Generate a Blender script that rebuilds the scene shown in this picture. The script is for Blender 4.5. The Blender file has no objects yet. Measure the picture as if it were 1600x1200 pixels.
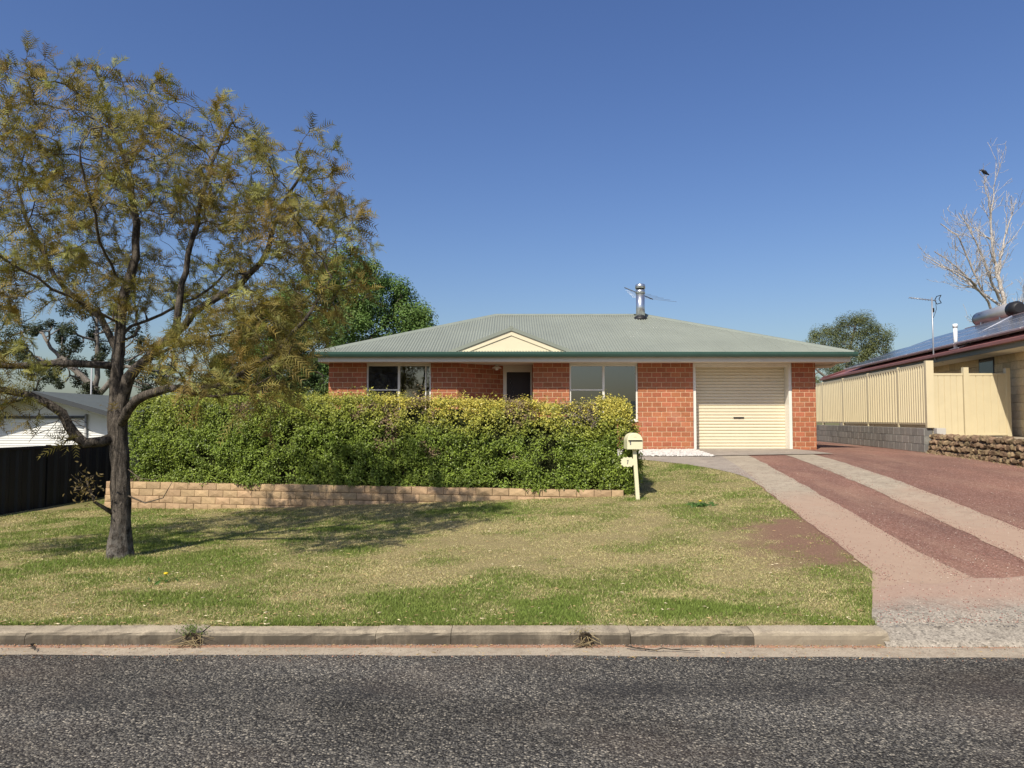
import bpy, math, random
import numpy as np
from mathutils import Vector, Matrix

scene = bpy.context.scene
col = scene.collection
R = math.radians
rng = np.random.default_rng(7)
random.seed(7)

# ------------------------------------------------------------------ camera, sky, sun, exposure
cam_d = bpy.data.cameras.new('camera')
cam = bpy.data.objects.new('camera', cam_d)
col.objects.link(cam)
cam.location = (0, 0, 1.6)
cam.rotation_euler = (R(90 + 2.84), 0, 0)
cam_d.sensor_width = 36.0
cam_d.lens = 36.0 * 1110 / 1600
cam_d.clip_start = 0.1
cam_d.clip_end = 6000
scene.camera = cam

SUN_AZ, SUN_EL = R(207), R(47)          # azimuth clockwise from +Y (the view direction)
world = bpy.data.worlds.new('World')
scene.world = world
world.use_nodes = True
wn, wl = world.node_tree.nodes, world.node_tree.links
wn.clear()
sky = wn.new('ShaderNodeTexSky')
sky.sky_type = 'NISHITA'
sky.sun_disc = False
sky.sun_elevation = SUN_EL
sky.sun_rotation = SUN_AZ
sky.altitude = 0
sky.air_density = 1.2
sky.dust_density = 1.8
sky.ozone_density = 5.0
bg = wn.new('ShaderNodeBackground')
bg.inputs['Strength'].default_value = 0.096
wo = wn.new('ShaderNodeOutputWorld')
hs = wn.new('ShaderNodeHueSaturation')              # deeper blue of the camera's rendering, the same all round
hs.inputs['Hue'].default_value = 0.514
hs.inputs['Saturation'].default_value = 1.14
wl.new(sky.outputs[0], hs.inputs['Color'])
wl.new(hs.outputs[0], bg.inputs[0])
wl.new(bg.outputs[0], wo.inputs[0])

sun_d = bpy.data.lights.new('sun', 'SUN')
sun_d.energy = 4.7
sun_d.angle = R(0.55)
sun_d.color = (1.0, 0.92, 0.79)
sun = bpy.data.objects.new('sun', sun_d)
col.objects.link(sun)
sv = Vector((math.sin(SUN_AZ) * math.cos(SUN_EL), math.cos(SUN_AZ) * math.cos(SUN_EL), math.sin(SUN_EL)))
sun.location = sv * 60
sun.rotation_euler = (-sv).to_track_quat('-Z', 'Y').to_euler()

vs = scene.view_settings
vs.view_transform = 'Standard'
vs.look = 'None'
vs.exposure = 0.35
vs.gamma = 1.0
vs.use_curve_mapping = False
scene.cycles.max_bounces = 6
scene.cycles.caustics_reflective = False
scene.cycles.caustics_refractive = False
scene.cycles.transparent_max_bounces = 8

# ------------------------------------------------------------------ helpers: nodes and materials
class G:
    def __init__(s, name):
        s.m = bpy.data.materials.new(name)
        s.m.use_nodes = True
        s.t = s.m.node_tree
        s.b = s.t.nodes['Principled BSDF']
        s.out = s.t.nodes['Material Output']
    def n(s, ty, ins=None, **kw):
        nd = s.t.nodes.new(ty)
        for k, v in kw.items():
            setattr(nd, k, v)
        for k, v in (ins or {}).items():
            s.set(nd, k, v)
        return nd
    def set(s, nd, k, v):
        if hasattr(v, 'is_output'):
            s.t.links.new(v, nd.inputs[k])
        else:
            nd.inputs[k].default_value = v
    def pos(s):
        return s.n('ShaderNodeNewGeometry').outputs['Position']
    def obj(s):
        return s.n('ShaderNodeTexCoord').outputs['Object']
    def scale(s, vec, sc):
        return s.n('ShaderNodeVectorMath', {0: vec, 1: sc}, operation='MULTIPLY').outputs[0]
    def noise(s, vec, scale, detail=4, rough=0.55, dist=0.0):
        return s.n('ShaderNodeTexNoise', {'Vector': vec, 'Scale': scale, 'Detail': detail, 'Roughness': rough, 'Distortion': dist}).outputs['Fac']
    def vor(s, vec, scale, feature='F1', rand=1.0):
        return s.n('ShaderNodeTexVoronoi', {'Vector': vec, 'Scale': scale, 'Randomness': rand}, feature=feature)
    def ramp(s, fac, stops, interp='LINEAR'):
        r = s.n('ShaderNodeValToRGB', {0: fac})
        cr = r.color_ramp
        cr.interpolation = interp
        while len(cr.elements) < len(stops):
            cr.elements.new(0.5)
        for e, (p, c) in zip(cr.elements, stops):
            e.position = p
            e.color = (c, c, c, 1) if isinstance(c, (int, float)) else (*c, 1)
        return r.outputs[0]
    def mix(s, fac, a, b, blend='MIX'):
        nd = s.n('ShaderNodeMix', data_type='RGBA', blend_type=blend)
        for i, v in ((0, fac), (6, a), (7, b)):
            if hasattr(v, 'is_output'):
                s.t.links.new(v, nd.inputs[i])
            else:
                nd.inputs[i].default_value = v if i == 0 else ((*v, 1) if not isinstance(v, (int, float)) else (v, v, v, 1))
        return nd.outputs[2]
    def math(s, op, a, b=0.0, c=0.0):
        return s.n('ShaderNodeMath', {0: a, 1: b, 2: c}, operation=op).outputs[0]
    def sep(s, vec):
        return s.n('ShaderNodeSeparateXYZ', {0: vec}).outputs
    def rnd(s):
        return s.n('ShaderNodeObjectInfo').outputs['Random']
    def attr(s, name):
        return s.n('ShaderNodeAttribute', attribute_name=name).outputs['Color']
    def bump(s, h, strength=0.3, dist=0.01):
        nd = s.n('ShaderNodeBump', {'Height': h, 'Strength': strength, 'Distance': dist})
        s.set(s.b, 'Normal', nd.outputs[0])
    def fin(s, color=None, rough=0.7, spec=0.3, metal=0.0):
        if color is not None:
            s.set(s.b, 'Base Color', color if hasattr(color, 'is_output') else (*color, 1))
        s.set(s.b, 'Roughness', rough)
        s.set(s.b, 'Specular IOR Level', spec)
        s.set(s.b, 'Metallic', metal)
        return s.m

def hsv(g, colr, rnd, vamt=0.2, hamt=0.0):
    h = g.n('ShaderNodeHueSaturation', {'Color': colr})
    g.set(h, 'Value', g.math('MULTIPLY_ADD', rnd, vamt, 1 - vamt / 2))
    if hamt:
        r2 = g.math('FRACT', g.math('MULTIPLY', rnd, 7.31))
        g.set(h, 'Hue', g.math('MULTIPLY_ADD', r2, hamt, 0.5 - hamt / 2))
    return h.outputs[0]

def plain(name, c, rough=0.55, spec=0.3, dirt=0.12, scale=3.0, metal=0.0, fine=60.0):
    """painted or plain surface with faint large stains and a fine grain"""
    g = G(name)
    p = g.pos()
    n1 = g.noise(p, scale, 5, 0.6)
    n2 = g.noise(p, fine, 3, 0.6)
    f = g.math('MULTIPLY_ADD', n1, 0.7, g.math('MULTIPLY', n2, 0.3))
    colr = g.mix(g.ramp(f, [(0.35, 0.0), (0.7, 1.0)]), tuple(x * (1 - dirt) for x in c), tuple(min(1, x * (1 + dirt * 0.4)) for x in c))
    g.bump(n2, 0.08, 0.003)
    return g.fin(colr, rough, spec, metal)

def attr_leaf(name, transl=0.3, rough=0.5, spec=0.25):
    g = G(name)
    a = g.attr('Col')
    g.fin(a, rough, spec)
    tr = g.n('ShaderNodeBsdfTranslucent', {'Color': g.mix(1.0, a, (1.0, 1.0, 0.55), 'MULTIPLY')})
    mx = g.n('ShaderNodeMixShader', {0: transl, 1: g.b.outputs[0], 2: tr.outputs[0]})
    g.t.links.new(mx.outputs[0], g.out.inputs[0])
    return g.m

# ------------------------------------------------------------------ helpers: meshes and objects
def link(o, parent=None):
    col.objects.link(o)
    if parent is not None:
        o.parent = parent
        o.matrix_parent_inverse = Matrix.Translation(-Vector(parent.location)) if parent.type == 'EMPTY' else Matrix.Identity(4)
    return o

def tag(o, label=None, cat=None, group=None, kind=None):
    if label: o['label'] = label
    if cat: o['category'] = cat
    if group: o['group'] = group
    if kind: o['kind'] = kind
    return o

def empty(name, loc, label=None, cat=None, group=None):
    o = bpy.data.objects.new(name, None)
    o.location = loc
    o.empty_display_size = 0.2
    col.objects.link(o)
    return tag(o, label, cat, group)

class MB:
    """collects faces; build() links them as one mesh object in world coordinates"""
    def __init__(s):
        s.v, s.f, s.sm = [], [], []
    def add(s, vs_, fs_, smooth=False):
        b = len(s.v)
        s.v += [tuple(v) for v in vs_]
        s.f += [tuple(b + i for i in f) for f in fs_]
        s.sm += [smooth] * len(fs_)
        return s
    def box(s, x0, x1, y0, y1, z0, z1):
        return s.add([(x0, y0, z0), (x1, y0, z0), (x1, y1, z0), (x0, y1, z0), (x0, y0, z1), (x1, y0, z1), (x1, y1, z1), (x0, y1, z1)],
                     [(0, 3, 2, 1), (4, 5, 6, 7), (0, 1, 5, 4), (1, 2, 6, 5), (2, 3, 7, 6), (3, 0, 4, 7)])
    def obox(s, o, ax, ay, az):
        """box from a corner and three edge vectors"""
        o, ax, ay, az = map(Vector, (o, ax, ay, az))
        return s.add([o, o + ax, o + ax + ay, o + ay, o + az, o + ax + az, o + ax + ay + az, o + ay + az],
                     [(0, 3, 2, 1), (4, 5, 6, 7), (0, 1, 5, 4), (1, 2, 6, 5), (2, 3, 7, 6), (3, 0, 4, 7)])
    def quad(s, a, b, c, d):
        return s.add([a, b, c, d], [(0, 1, 2, 3)])
    def tri(s, a, b, c):
        return s.add([a, b, c], [(0, 1, 2)])
    def prism(s, pts, off):
        """polygon pts extruded by vector off"""
        n = len(pts)
        off = Vector(off)
        a = [Vector(p) for p in pts]
        return s.add(a + [p + off for p in a], [tuple(range(n - 1, -1, -1)), tuple(range(n, 2 * n))] + [(i, (i + 1) % n, n + (i + 1) % n, n + i) for i in range(n)])
    def tube(s, pts, rad, n=8, cap=True, smooth=True, jitter=None):
        pts = [Vector(p) for p in pts]
        if not hasattr(rad, '__len__'):
            rad = [rad] * len(pts)
        t = (pts[1] - pts[0]).normalized()
        ref = Vector((0, 0, 1)) if abs(t.z) < 0.9 else Vector((1, 0, 0))
        nrm = t.cross(ref).normalized()
        V, F = [], []
        for i, p in enumerate(pts):
            a, b = pts[max(0, i - 1)], pts[min(len(pts) - 1, i + 1)]
            t = (b - a).normalized()
            nrm = (nrm - t * nrm.dot(t)).normalized()
            bn = t.cross(nrm)
            for k in range(n):
                an = 2 * math.pi * k / n
                r = rad[i]
                if jitter: r *= jitter(i, k, p)
                V.append(p + (nrm * math.cos(an) + bn * math.sin(an)) * r)
        for i in range(len(pts) - 1):
            for k in range(n):
                F.append((i * n + k, i * n + (k + 1) % n, (i + 1) * n + (k + 1) % n, (i + 1) * n + k))
        s.add(V, F, smooth)
        if cap:
            b = len(s.v) - len(V)
            s.f += [tuple(b + k for k in range(n - 1, -1, -1)), tuple(b + (len(pts) - 1) * n + k for k in range(n))]
            s.sm += [False, False]
        return s
    def mesh(s, name, mat):
        me = bpy.data.meshes.new(name)
        me.from_pydata(s.v, [], s.f)
        me.materials.append(mat)
        me.polygons.foreach_set('use_smooth', s.sm)
        me.update()
        return me
    def build(s, name, mat, parent=None, bevel=0.0):
        o = bpy.data.objects.new(name, s.mesh(name, mat))
        link(o, parent)
        if bevel:
            m = o.modifiers.new('bevel', 'BEVEL')
            m.width = bevel; m.segments = 2; m.limit_method = 'ANGLE'
        return o

def np_mesh(name, V, F, mat, parent=None, colors=None, smooth=False):
    """V (n,3), F (m,k) arrays to a mesh object, colours per vertex"""
    me = bpy.data.meshes.new(name)
    V = np.asarray(V, np.float32); F = np.asarray(F, np.int32)
    m, k = F.shape
    me.vertices.add(len(V)); me.vertices.foreach_set('co', V.ravel())
    me.loops.add(m * k); me.loops.foreach_set('vertex_index', F.ravel())
    me.polygons.add(m)
    me.polygons.foreach_set('loop_start', np.arange(0, m * k, k, dtype=np.int32))
    me.polygons.foreach_set('loop_total', np.full(m, k, np.int32))
    me.polygons.foreach_set('use_smooth', np.full(m, smooth))
    if colors is not None:
        a = me.attributes.new('Col', 'FLOAT_COLOR', 'POINT')
        c = np.ones((len(V), 4), np.float32); c[:, :3] = colors
        a.data.foreach_set('color', c.ravel())
    me.materials.append(mat)
    me.update(calc_edges=True)
    o = bpy.data.objects.new(name, me)
    return link(o, parent)

_tab = {}
def vnoise(x, y, scale, seed=0):
    """smooth value noise 0..1 on arrays"""
    if seed not in _tab: _tab[seed] = np.random.default_rng(seed).random((64, 64))
    r = _tab[seed]
    x = np.asarray(x, float) * scale + 1000.37; y = np.asarray(y, float) * scale + 1000.71
    xi, yi = np.floor(x).astype(int), np.floor(y).astype(int)
    fx, fy = x - xi, y - yi
    fx = fx * fx * (3 - 2 * fx); fy = fy * fy * (3 - 2 * fy)
    g = lambda a, b: r[a % 64, b % 64]
    return (g(xi, yi) * (1 - fx) + g(xi + 1, yi) * fx) * (1 - fy) + (g(xi, yi + 1) * (1 - fx) + g(xi + 1, yi + 1) * fx) * fy

def fbm(x, y, scale, seed=0, oct=4):
    t, a, s = 0, 0.5, 0
    for i in range(oct):
        t = t + a * vnoise(x, y, scale * 2 ** i, seed + i); s += a; a *= 0.5
    return t / s

# ------------------------------------------------------------------ terrain height of the lot (road surface = 0)
KX = np.array([-20, -14, -9, -4.5, 0, 4, 10, 16, 22.])
KY = np.array([5.3, 8, 12, 16, 20, 28, 36.])
KZ = np.array([[.06, -.1, -.25, -.1, .1, .3, .4], [.06, -.1, -.25, -.1, .1, .3, .4], [.065, -.05, -.15, -.05, .1, .3, .4], [.07, .01, -.03, .12, .45, .7, .7],
               [.07, .12, .22, .52, .75, .75, .75], [.07, .23, .46, .68, .78, .76, .76], [.07, .44, .74, .80, .80, .74, .74],
               [.07, .5, .85, .85, .9, .9, .9], [.07, .5, .85, .85, .9, .9, .9]])
def _cr(K, t):
    i = np.clip(np.searchsorted(K, t, side='right') - 1, 0, len(K) - 2)
    u = np.clip((t - K[i]) / (K[i + 1] - K[i]), 0, 1)
    return i, u
def _hermite(p0, p1, m0, m1, u):
    return (2*u**3 - 3*u**2 + 1) * p0 + (u**3 - 2*u**2 + u) * m0 + (-2*u**3 + 3*u**2) * p1 + (u**3 - u**2) * m1
def H(x, y):
    x = np.atleast_1d(np.asarray(x, float)); y = np.atleast_1d(np.asarray(y, float))
    x, y = np.broadcast_arrays(x, y)
    j, v = _cr(KY, y)
    n = len(KY)
    def row(i):
        Z = KZ[i, j]; Z1 = KZ[i, j + 1]
        h = KY[j + 1] - KY[j]
        s0 = np.where(j > 0, (Z1 - KZ[i, np.maximum(j - 1, 0)]) / (KY[j + 1] - KY[np.maximum(j - 1, 0)]), (Z1 - Z) / h)
        j2 = np.minimum(j + 2, n - 1)
        s1 = np.where(j + 2 < n, (KZ[i, j2] - Z) / (KY[j2] - KY[j]), (Z1 - Z) / h)
        return _hermite(Z, Z1, s0 * h, s1 * h, v)
    i, u = _cr(KX, x)
    m = len(KX)
    a, b = row(i), row(i + 1)
    im, ip = np.maximum(i - 1, 0), np.minimum(i + 2, m - 1)
    h = KX[i + 1] - KX[i]
    s0 = (b - row(im)) / (KX[i + 1] - KX[im]); s1 = (row(ip) - a) / (KX[ip] - KX[i])
    return _hermite(a, b, s0 * h, s1 * h, u)
def Hs(x, y):
    return float(H(x, y)[0])

def sheet(name, ys, xl, xr, nx, off, mat, parent=None, ragged=0.0):
    """ground sheet between the lines xl(y) and xr(y), following the terrain"""
    V = []
    for r, y in enumerate(ys):
        a, b = xl(y), xr(y)
        for c in range(nx + 1):
            t = c / nx
            x = a + (b - a) * t
            V.append((x, y))
    V = np.array(V)
    if ragged:
        e = ragged * (fbm(V[:, 0], V[:, 1], 2.3, 31) - 0.5) * 2
        V[:, 0] += e * 1.0
    Z = H(V[:, 0], V[:, 1]) + off
    F = [(r * (nx + 1) + c, r * (nx + 1) + c + 1, (r + 1) * (nx + 1) + c + 1, (r + 1) * (nx + 1) + c) for r in range(len(ys) - 1) for c in range(nx)]
    o = np_mesh(name, np.column_stack([V, Z]), F, mat, parent, smooth=True)
    return tag(o, kind='structure') if parent is None else o

# ------------------------------------------------------------------ lot layout
FA = R(9.5)                                        # the side boundaries run 9.5 degrees off the view
U = Vector((math.sin(FA), math.cos(FA), 0)); Vv = Vector((math.cos(FA), -math.sin(FA), 0))
WL0, WL1 = Vector((-7.75, 13.64, 0)), Vector((1.85, 11.87, 0))      # low garden wall under the hedge
def wall_y(x):
    return WL0.y + (x - WL0.x) * (WL1.y - WL0.y) / (WL1.x - WL0.x)
def strip_x(y, x0):
    return x0 + 0.14 * (y - 17.0)
def kerb_y(x):
    return 5.19 - 0.006 * max(0.0, x)
def road_edge(x):
    return 4.92 - 0.05 * max(0.0, min(1.2, (x + 0.5) / 3.5))
def lawn_right(y):
    if y < 6.85:
        return 2.66 + (y - 5.3) * 0.52
    if y < 12.9:
        return strip_x(y, 4.88)
    return 4.306 - ((y - 12.9) / 3.7) ** 2 * 1.5

# ------------------------------------------------------------------ ground materials
def m_asphalt():
    g = G('asphalt_chipseal')
    p = g.pos()
    sp = g.sep(p)
    warp = g.n('ShaderNodeTexNoise', {'Vector': p, 'Scale': 22.0, 'Detail': 2.0}).outputs['Color']
    pw = g.n('ShaderNodeVectorMath', {0: p, 1: g.scale(warp, (0.012, 0.012, 0.012))}, operation='ADD').outputs[0]
    v = g.vor(pw, 70)
    v2 = g.vor(pw, 140)
    cell = g.sep(v.outputs['Color'])[0]
    cell2 = g.sep(v2.outputs['Color'])[1]
    chips = g.ramp(cell, [(0.0, (.024, .023, .022)), (0.35, (.058, .055, .05)), (0.6, (.12, .113, .10)), (0.84, (.235, .218, .185)), (1.0, (.45, .41, .34))])
    small = g.ramp(cell2, [(0.0, (.018, .018, .02)), (0.6, (.055, .054, .055)), (1.0, (.22, .21, .19))])
    d = g.ramp(v.outputs['Distance'], [(0.25, 1.0), (0.62, 0.0)])
    c = g.mix(d, small, chips)
    big = g.noise(g.scale(p, (0.5, 1.6, 1.0)), 0.9, 5, 0.6)
    c = g.mix(1.0, c, g.ramp(big, [(0.28, .58), (0.5, .92), (0.72, 1.3)]), 'MULTIPLY')
    # darker polished wheel tracks running along the road, broken up
    tr = g.math('ABSOLUTE', g.math('ADD', sp[1], g.math('MULTIPLY_ADD', g.noise(g.scale(p, (0.35, 0.05, 1)), 1.0, 3), 0.5, -4.50)))
    trm = g.math('MULTIPLY', g.ramp(tr, [(0.04, 1.0), (0.22, 0.0)]), g.ramp(g.noise(p, 1.3, 4), [(0.38, 0.0), (0.62, 1.0)]))
    c = g.mix(g.math('MULTIPLY', trm, 0.55), c, (.028, .028, .031))
    # red dust washed out of the drive
    dust = g.math('MULTIPLY', g.ramp(g.noise(g.scale(p, (0.6, 1, 1)), 0.8, 5), [(0.5, 0.0), (0.72, 1.0)]), 0.22)
    c = g.mix(dust, c, (.17, .125, .10))
    pale = g.math('MULTIPLY', g.ramp(g.noise(g.scale(p, (0.7, 1.2, 1)), 1.7, 4), [(0.62, 0.0), (0.74, 1.0)]), 0.3)
    c = g.mix(pale, c, (.26, .24, .21))
    h = g.math('ADD', g.math('MULTIPLY', v.outputs['Distance'], -1.0), g.math('MULTIPLY', v2.outputs['Distance'], -0.4))
    g.bump(h, 0.75, 0.012)
    c = g.mix(1.0, c, (1.04, 1.02, .965), 'MULTIPLY')
    return g.fin(c, 0.9, 0.06)

def m_concrete(name, base, pale, dark, dust=None, pits=True, grime=None, dust_y=None, band=None, inland=False, agg=False):
    g = G(name)
    p = g.pos()
    n = g.noise(p, 1.6, 6, 0.65)
    c = g.mix(g.ramp(n, [(0.3, 0.0), (0.7, 1.0)]), base, pale)
    n2 = g.noise(g.scale(p, (2.5, 2.5, 0.8)), 2.7, 6, 0.7)
    c = g.mix(g.math('MULTIPLY', g.ramp(n2, [(0.48, 0.0), (0.68, 1.0)]), 0.75), c, dark)
    n3 = g.noise(p, 85, 3, 0.6)
    c = g.mix(1.0, c, g.ramp(n3, [(0.25, 0.72), (0.75, 1.22)]), 'MULTIPLY')
    if agg:
        va = g.vor(p, 75)
        c = g.mix(1.0, c, g.ramp(g.sep(va.outputs['Color'])[0], [(0.0, .55), (0.3, .92), (0.8, 1.1), (1.0, 1.35)]), 'MULTIPLY')
    if dust:
        n4 = g.noise(p, 0.75, 5, 0.6)
        if dust_y:                               # dust tracked in from the street end
            n4 = g.math('ADD', g.math('MULTIPLY', n4, 0.6), g.math('MULTIPLY_ADD', g.sep(p)[1], -1.0 / dust_y, 1.0))
        if inland:                               # dust carried down from the drive, washed off nearer the street
            n4 = g.math('ADD', g.math('MULTIPLY', g.noise(g.scale(p, (.8, 1.2, 1)), 1.3, 6, .65), 0.7), g.math('MULTIPLY_ADD', g.sep(p)[1], .42, -2.28))
        if band:                                 # red silt settled against the kerb
            bd = g.math('SUBTRACT', g.math('MULTIPLY_ADD', g.noise(g.scale(p, (1.5, 1, 1)), 3.0, 5, .7), .11, g.sep(p)[1]), band)
            n4 = g.ramp(bd, [(0.0, 0.0), (0.06, 1.0)])
        c = g.mix(g.math('MULTIPLY', g.ramp(n4, [(0.36, 0.0), (0.62, 1.0)]), 0.8), c, dust)
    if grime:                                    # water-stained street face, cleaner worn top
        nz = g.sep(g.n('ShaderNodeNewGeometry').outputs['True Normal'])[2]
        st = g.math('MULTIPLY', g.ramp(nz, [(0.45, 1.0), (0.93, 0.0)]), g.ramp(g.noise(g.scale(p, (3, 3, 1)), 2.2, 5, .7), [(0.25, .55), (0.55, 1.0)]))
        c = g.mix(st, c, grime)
    if pits:
        v = g.vor(p, 30 if agg else 42)
        pit = g.math('MULTIPLY', g.ramp(v.outputs['Distance'], [(0.06, 1.0), (0.16, 0.0)]), g.ramp(g.sep(v.outputs['Color'])[0], [(0.6, 0.0), (0.66, 1.0)]))
        c = g.mix(g.math('MULTIPLY', pit, 0.7), c, tuple(x * 0.35 for x in dark))
    g.bump(g.math('ADD', n3, g.math('MULTIPLY', n, 2.0)), 0.35, 0.006)
    return g.fin(c, 0.85, 0.2)

def m_gravel():
    g = G('red_gravel')
    p = g.pos()
    v = g.vor(p, 75); v2 = g.vor(p, 160)
    cell = g.sep(v.outputs['Color'])[0]
    c = g.ramp(cell, [(0.0, (.16, .084, .064)), (0.5, (.215, .118, .088)), (0.85, (.26, .152, .118)), (1.0, (.36, .25, .20))])
    c = g.mix(1.0, c, g.ramp(g.sep(v2.outputs['Color'])[0], [(0.0, .72), (1.0, 1.25)]), 'MULTIPLY')
    n = g.noise(g.scale(p, (1.3, 0.5, 1)), 0.8, 6, 0.62)
    c = g.mix(1.0, c, g.ramp(n, [(0.3, (.78, .78, .80)), (0.7, (1.18, 1.12, 1.08))]), 'MULTIPLY')
    tan = g.math('MULTIPLY', g.ramp(g.noise(g.scale(p, (1.4, .35, 1)), 1.1, 6, 0.7), [(0.48, 0.0), (0.7, 1.0)]), 0.6)
    c = g.mix(tan, c, (.34, .215, .15))
    g.bump(g.math('ADD', g.math('MULTIPLY', v.outputs['Distance'], -1.0), g.math('MULTIPLY', n, 1.5)), 0.6, 0.014)
    return g.fin(c, 0.9, 0.15)

def m_soil():
    g = G('lawn_soil')
    p = g.pos()
    a = g.attr('Col')
    c = g.mix(1.0, a, g.ramp(g.noise(p, 55, 4, 0.7), [(0.25, .55), (0.75, 1.35)]), 'MULTIPLY')
    g.bump(g.noise(p, 70, 4, 0.7), 0.6, 0.02)
    return g.fin(c, 0.95, 0.1)

def m_earth(name, a, b):
    g = G(name)
    p = g.pos()
    n = g.noise(p, 0.35, 8, 0.65)
    c = g.mix(g.ramp(n, [(0.35, 0.0), (0.65, 1.0)]), a, b)
    c = g.mix(1.0, c, g.ramp(g.noise(p, 18, 4, 0.7), [(0.25, .65), (0.75, 1.3)]), 'MULTIPLY')
    g.bump(g.noise(p, 30, 4), 0.5, 0.02)
    return g.fin(c, 0.95, 0.1)

M_asphalt = m_asphalt()
M_gravel = m_gravel()
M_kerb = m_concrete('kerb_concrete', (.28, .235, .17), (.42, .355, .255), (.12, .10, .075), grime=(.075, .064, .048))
M_kerb_new = m_concrete('newer_kerb_concrete', (.36, .30, .21), (.43, .365, .265), (.22, .18, .135), grime=(.22, .185, .135))
M_gutter = m_concrete('gutter_concrete', (.33, .275, .20), (.42, .355, .265), (.23, .18, .13), dust=(.37, .19, .115), pits=True, band=5.155)
M_strip = m_concrete('strip_concrete', (.32, .27, .20), (.40, .34, .255), (.22, .18, .135), dust=(.36, .245, .175), pits=False, dust_y=13.0)
M_apron = m_concrete('apron_concrete', (.27, .24, .195), (.35, .31, .25), (.17, .145, .115), dust=(.36, .24, .175), inland=True, agg=True)
M_path = m_concrete('path_concrete', (.27, .235, .195), (.36, .31, .25), (.20, .165, .135), pits=False)
M_soil = m_soil()
M_earth = m_earth('bare_earth', (.17, .14, .08), (.12, .14, .05))
M_bark_mulch = m_earth('garden_mulch', (.09, .06, .04), (.14, .10, .065))

# ------------------------------------------------------------------ the ground and its surfaces
def build_ground():
    far = [120, 200, 400, 800, 1500, 3000]
    xs = np.array([-f for f in far[::-1]] + list(np.arange(-60, -22, 6)) + list(np.arange(-22, 22.1, 0.5)) + list(np.arange(26, 61, 6)) + far, float)
    ys = np.array([-f for f in far[::-1]] + list(np.arange(-60, -7, 6)) + [-6, -4.6, -4.4, -3, 0, 3, 5.3, 5.4] + list(np.arange(5.7, 40.1, 0.5)) + list(np.arange(44, 61, 6)) + far, float)
    X, Y = np.meshgrid(xs, ys)
    Z = H(X.ravel(), Y.ravel()).reshape(X.shape) - 0.06
    near = (Y > -4.5) & (Y < 5.35)
    Z = np.where(near, -0.12, Z)
    r = np.hypot(X, Y)
    Z = np.where(r > 70, Z - 0.4, Z)
    n = len(xs)
    F = [(r_ * n + c, r_ * n + c + 1, (r_ + 1) * n + c + 1, (r_ + 1) * n + c) for r_ in range(len(ys) - 1) for c in range(n - 1)]
    o = np_mesh('ground', np.column_stack([X.ravel(), Y.ravel(), Z.ravel()]), F, M_earth, smooth=True)
    tag(o, kind='structure')

build_ground()

def build_road():
    xs = np.concatenate([[-400, -150, -60], np.arange(-20, 20.1, 0.25), [60, 150, 400]])
    ys = [-4.3, -2, 0, 2, 3.5, 4.4, None]
    V = []
    for y in ys:
        for x in xs:
            yy = y if y is not None else road_edge(x) + 0.025 * (float(fbm(x, 0.0, 3.0, 5)) - 0.5) * 2
            V.append((x, yy, 0.0 if y is not None else -0.003))
    n = len(xs)
    F = [(r * n + c, r * n + c + 1, (r + 1) * n + c + 1, (r + 1) * n + c) for r in range(len(ys) - 1) for c in range(n - 1)]
    # broken edge of the seal, 2 cm thick
    b = len(V)
    top = [(len(ys) - 1) * n + c for c in range(n)]
    for c in range(n):
        x, y, z = V[top[c]]
        V.append((x, y + 0.004, -0.03))
    F += [(top[c], top[c + 1], b + c + 1, b + c) for c in range(n - 1)]
    tag(np_mesh('road', V, F, M_asphalt), kind='structure')
    # concrete channel between seal and kerb
    V = []
    rows = 5
    for r in range(rows):
        for x in xs:
            y0, y1 = road_edge(x) - 0.08, kerb_y(x) + 0.05
            t = r / (rows - 1)
            V.append((x, y0 + (y1 - y0) * t, -0.010 - 0.012 * t))
    F = [(r * n + c, r * n + c + 1, (r + 1) * n + c + 1, (r + 1) * n + c) for r in range(rows - 1) for c in range(n - 1)]
    tag(np_mesh('gutter_channel', V, F, M_gutter), kind='structure')
build_road()

def build_kerb():
    root = empty('kerb', (0, 5.2, 0)); root['kind'] = 'structure'
    px = [-260, 52, 322, 590, 706, 982, 1171, 1378]     # joints and cracks along the kerb
    js = [(p - 800) / 1110 * 5.2 * 1.0 for p in px]
    js = [-40, -30, -20, -14, -9] + js
    for i in range(len(js) - 1):
        a, b = js[i] + 0.002, js[i + 1] - 0.002
        n = max(4, int((b - a) / 0.06)) if abs(a) < 8 else 6
        dz, dy = random.uniform(-.004, .004), random.uniform(-.006, .006)
        prof = [(0.0, -0.06), (0.003, 0.02), (0.008, 0.046), (0.020, 0.061), (0.045, 0.067), (0.13, 0.070), (0.20, 0.071), (0.21, -0.06)]
        if i == len(js) - 2:
            dz += 0.004
        V = []
        for k in range(n + 1):
            x = a + (b - a) * k / n
            for q, (py, pz) in enumerate(prof):
                w = (float(fbm(x * 5, q * 0.7, 2.2, 77)) - 0.5) * (0.026 if 0 < q < 5 else 0.006)
                end = 0.0
                if k in (0, n) and 1 < q < 5: end = random.uniform(0.001, 0.007)
                V.append((x, kerb_y(x) + dy + py + w * 0.6 + end, pz + dz + w * (0.5 if pz > 0.05 else 0) - end * 0.7))
        m = len(prof)
        F = [(k * m + q, (k + 1) * m + q, (k + 1) * m + q + 1, k * m + q + 1) for k in range(n) for q in range(m - 1)]
        mb = MB().add(V, F, False)
        mb.add([V[q] for q in range(m)], [tuple(range(m))]).add([V[n * m + q] for q in range(m)], [tuple(range(m - 1, -1, -1))])
        o = mb.build('kerb_section', M_kerb_new if i == len(js) - 2 else M_kerb, root)
        if i == len(js) - 2: o['label'] = 'newer paler kerb section at driveway edge'
build_kerb()

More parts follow.
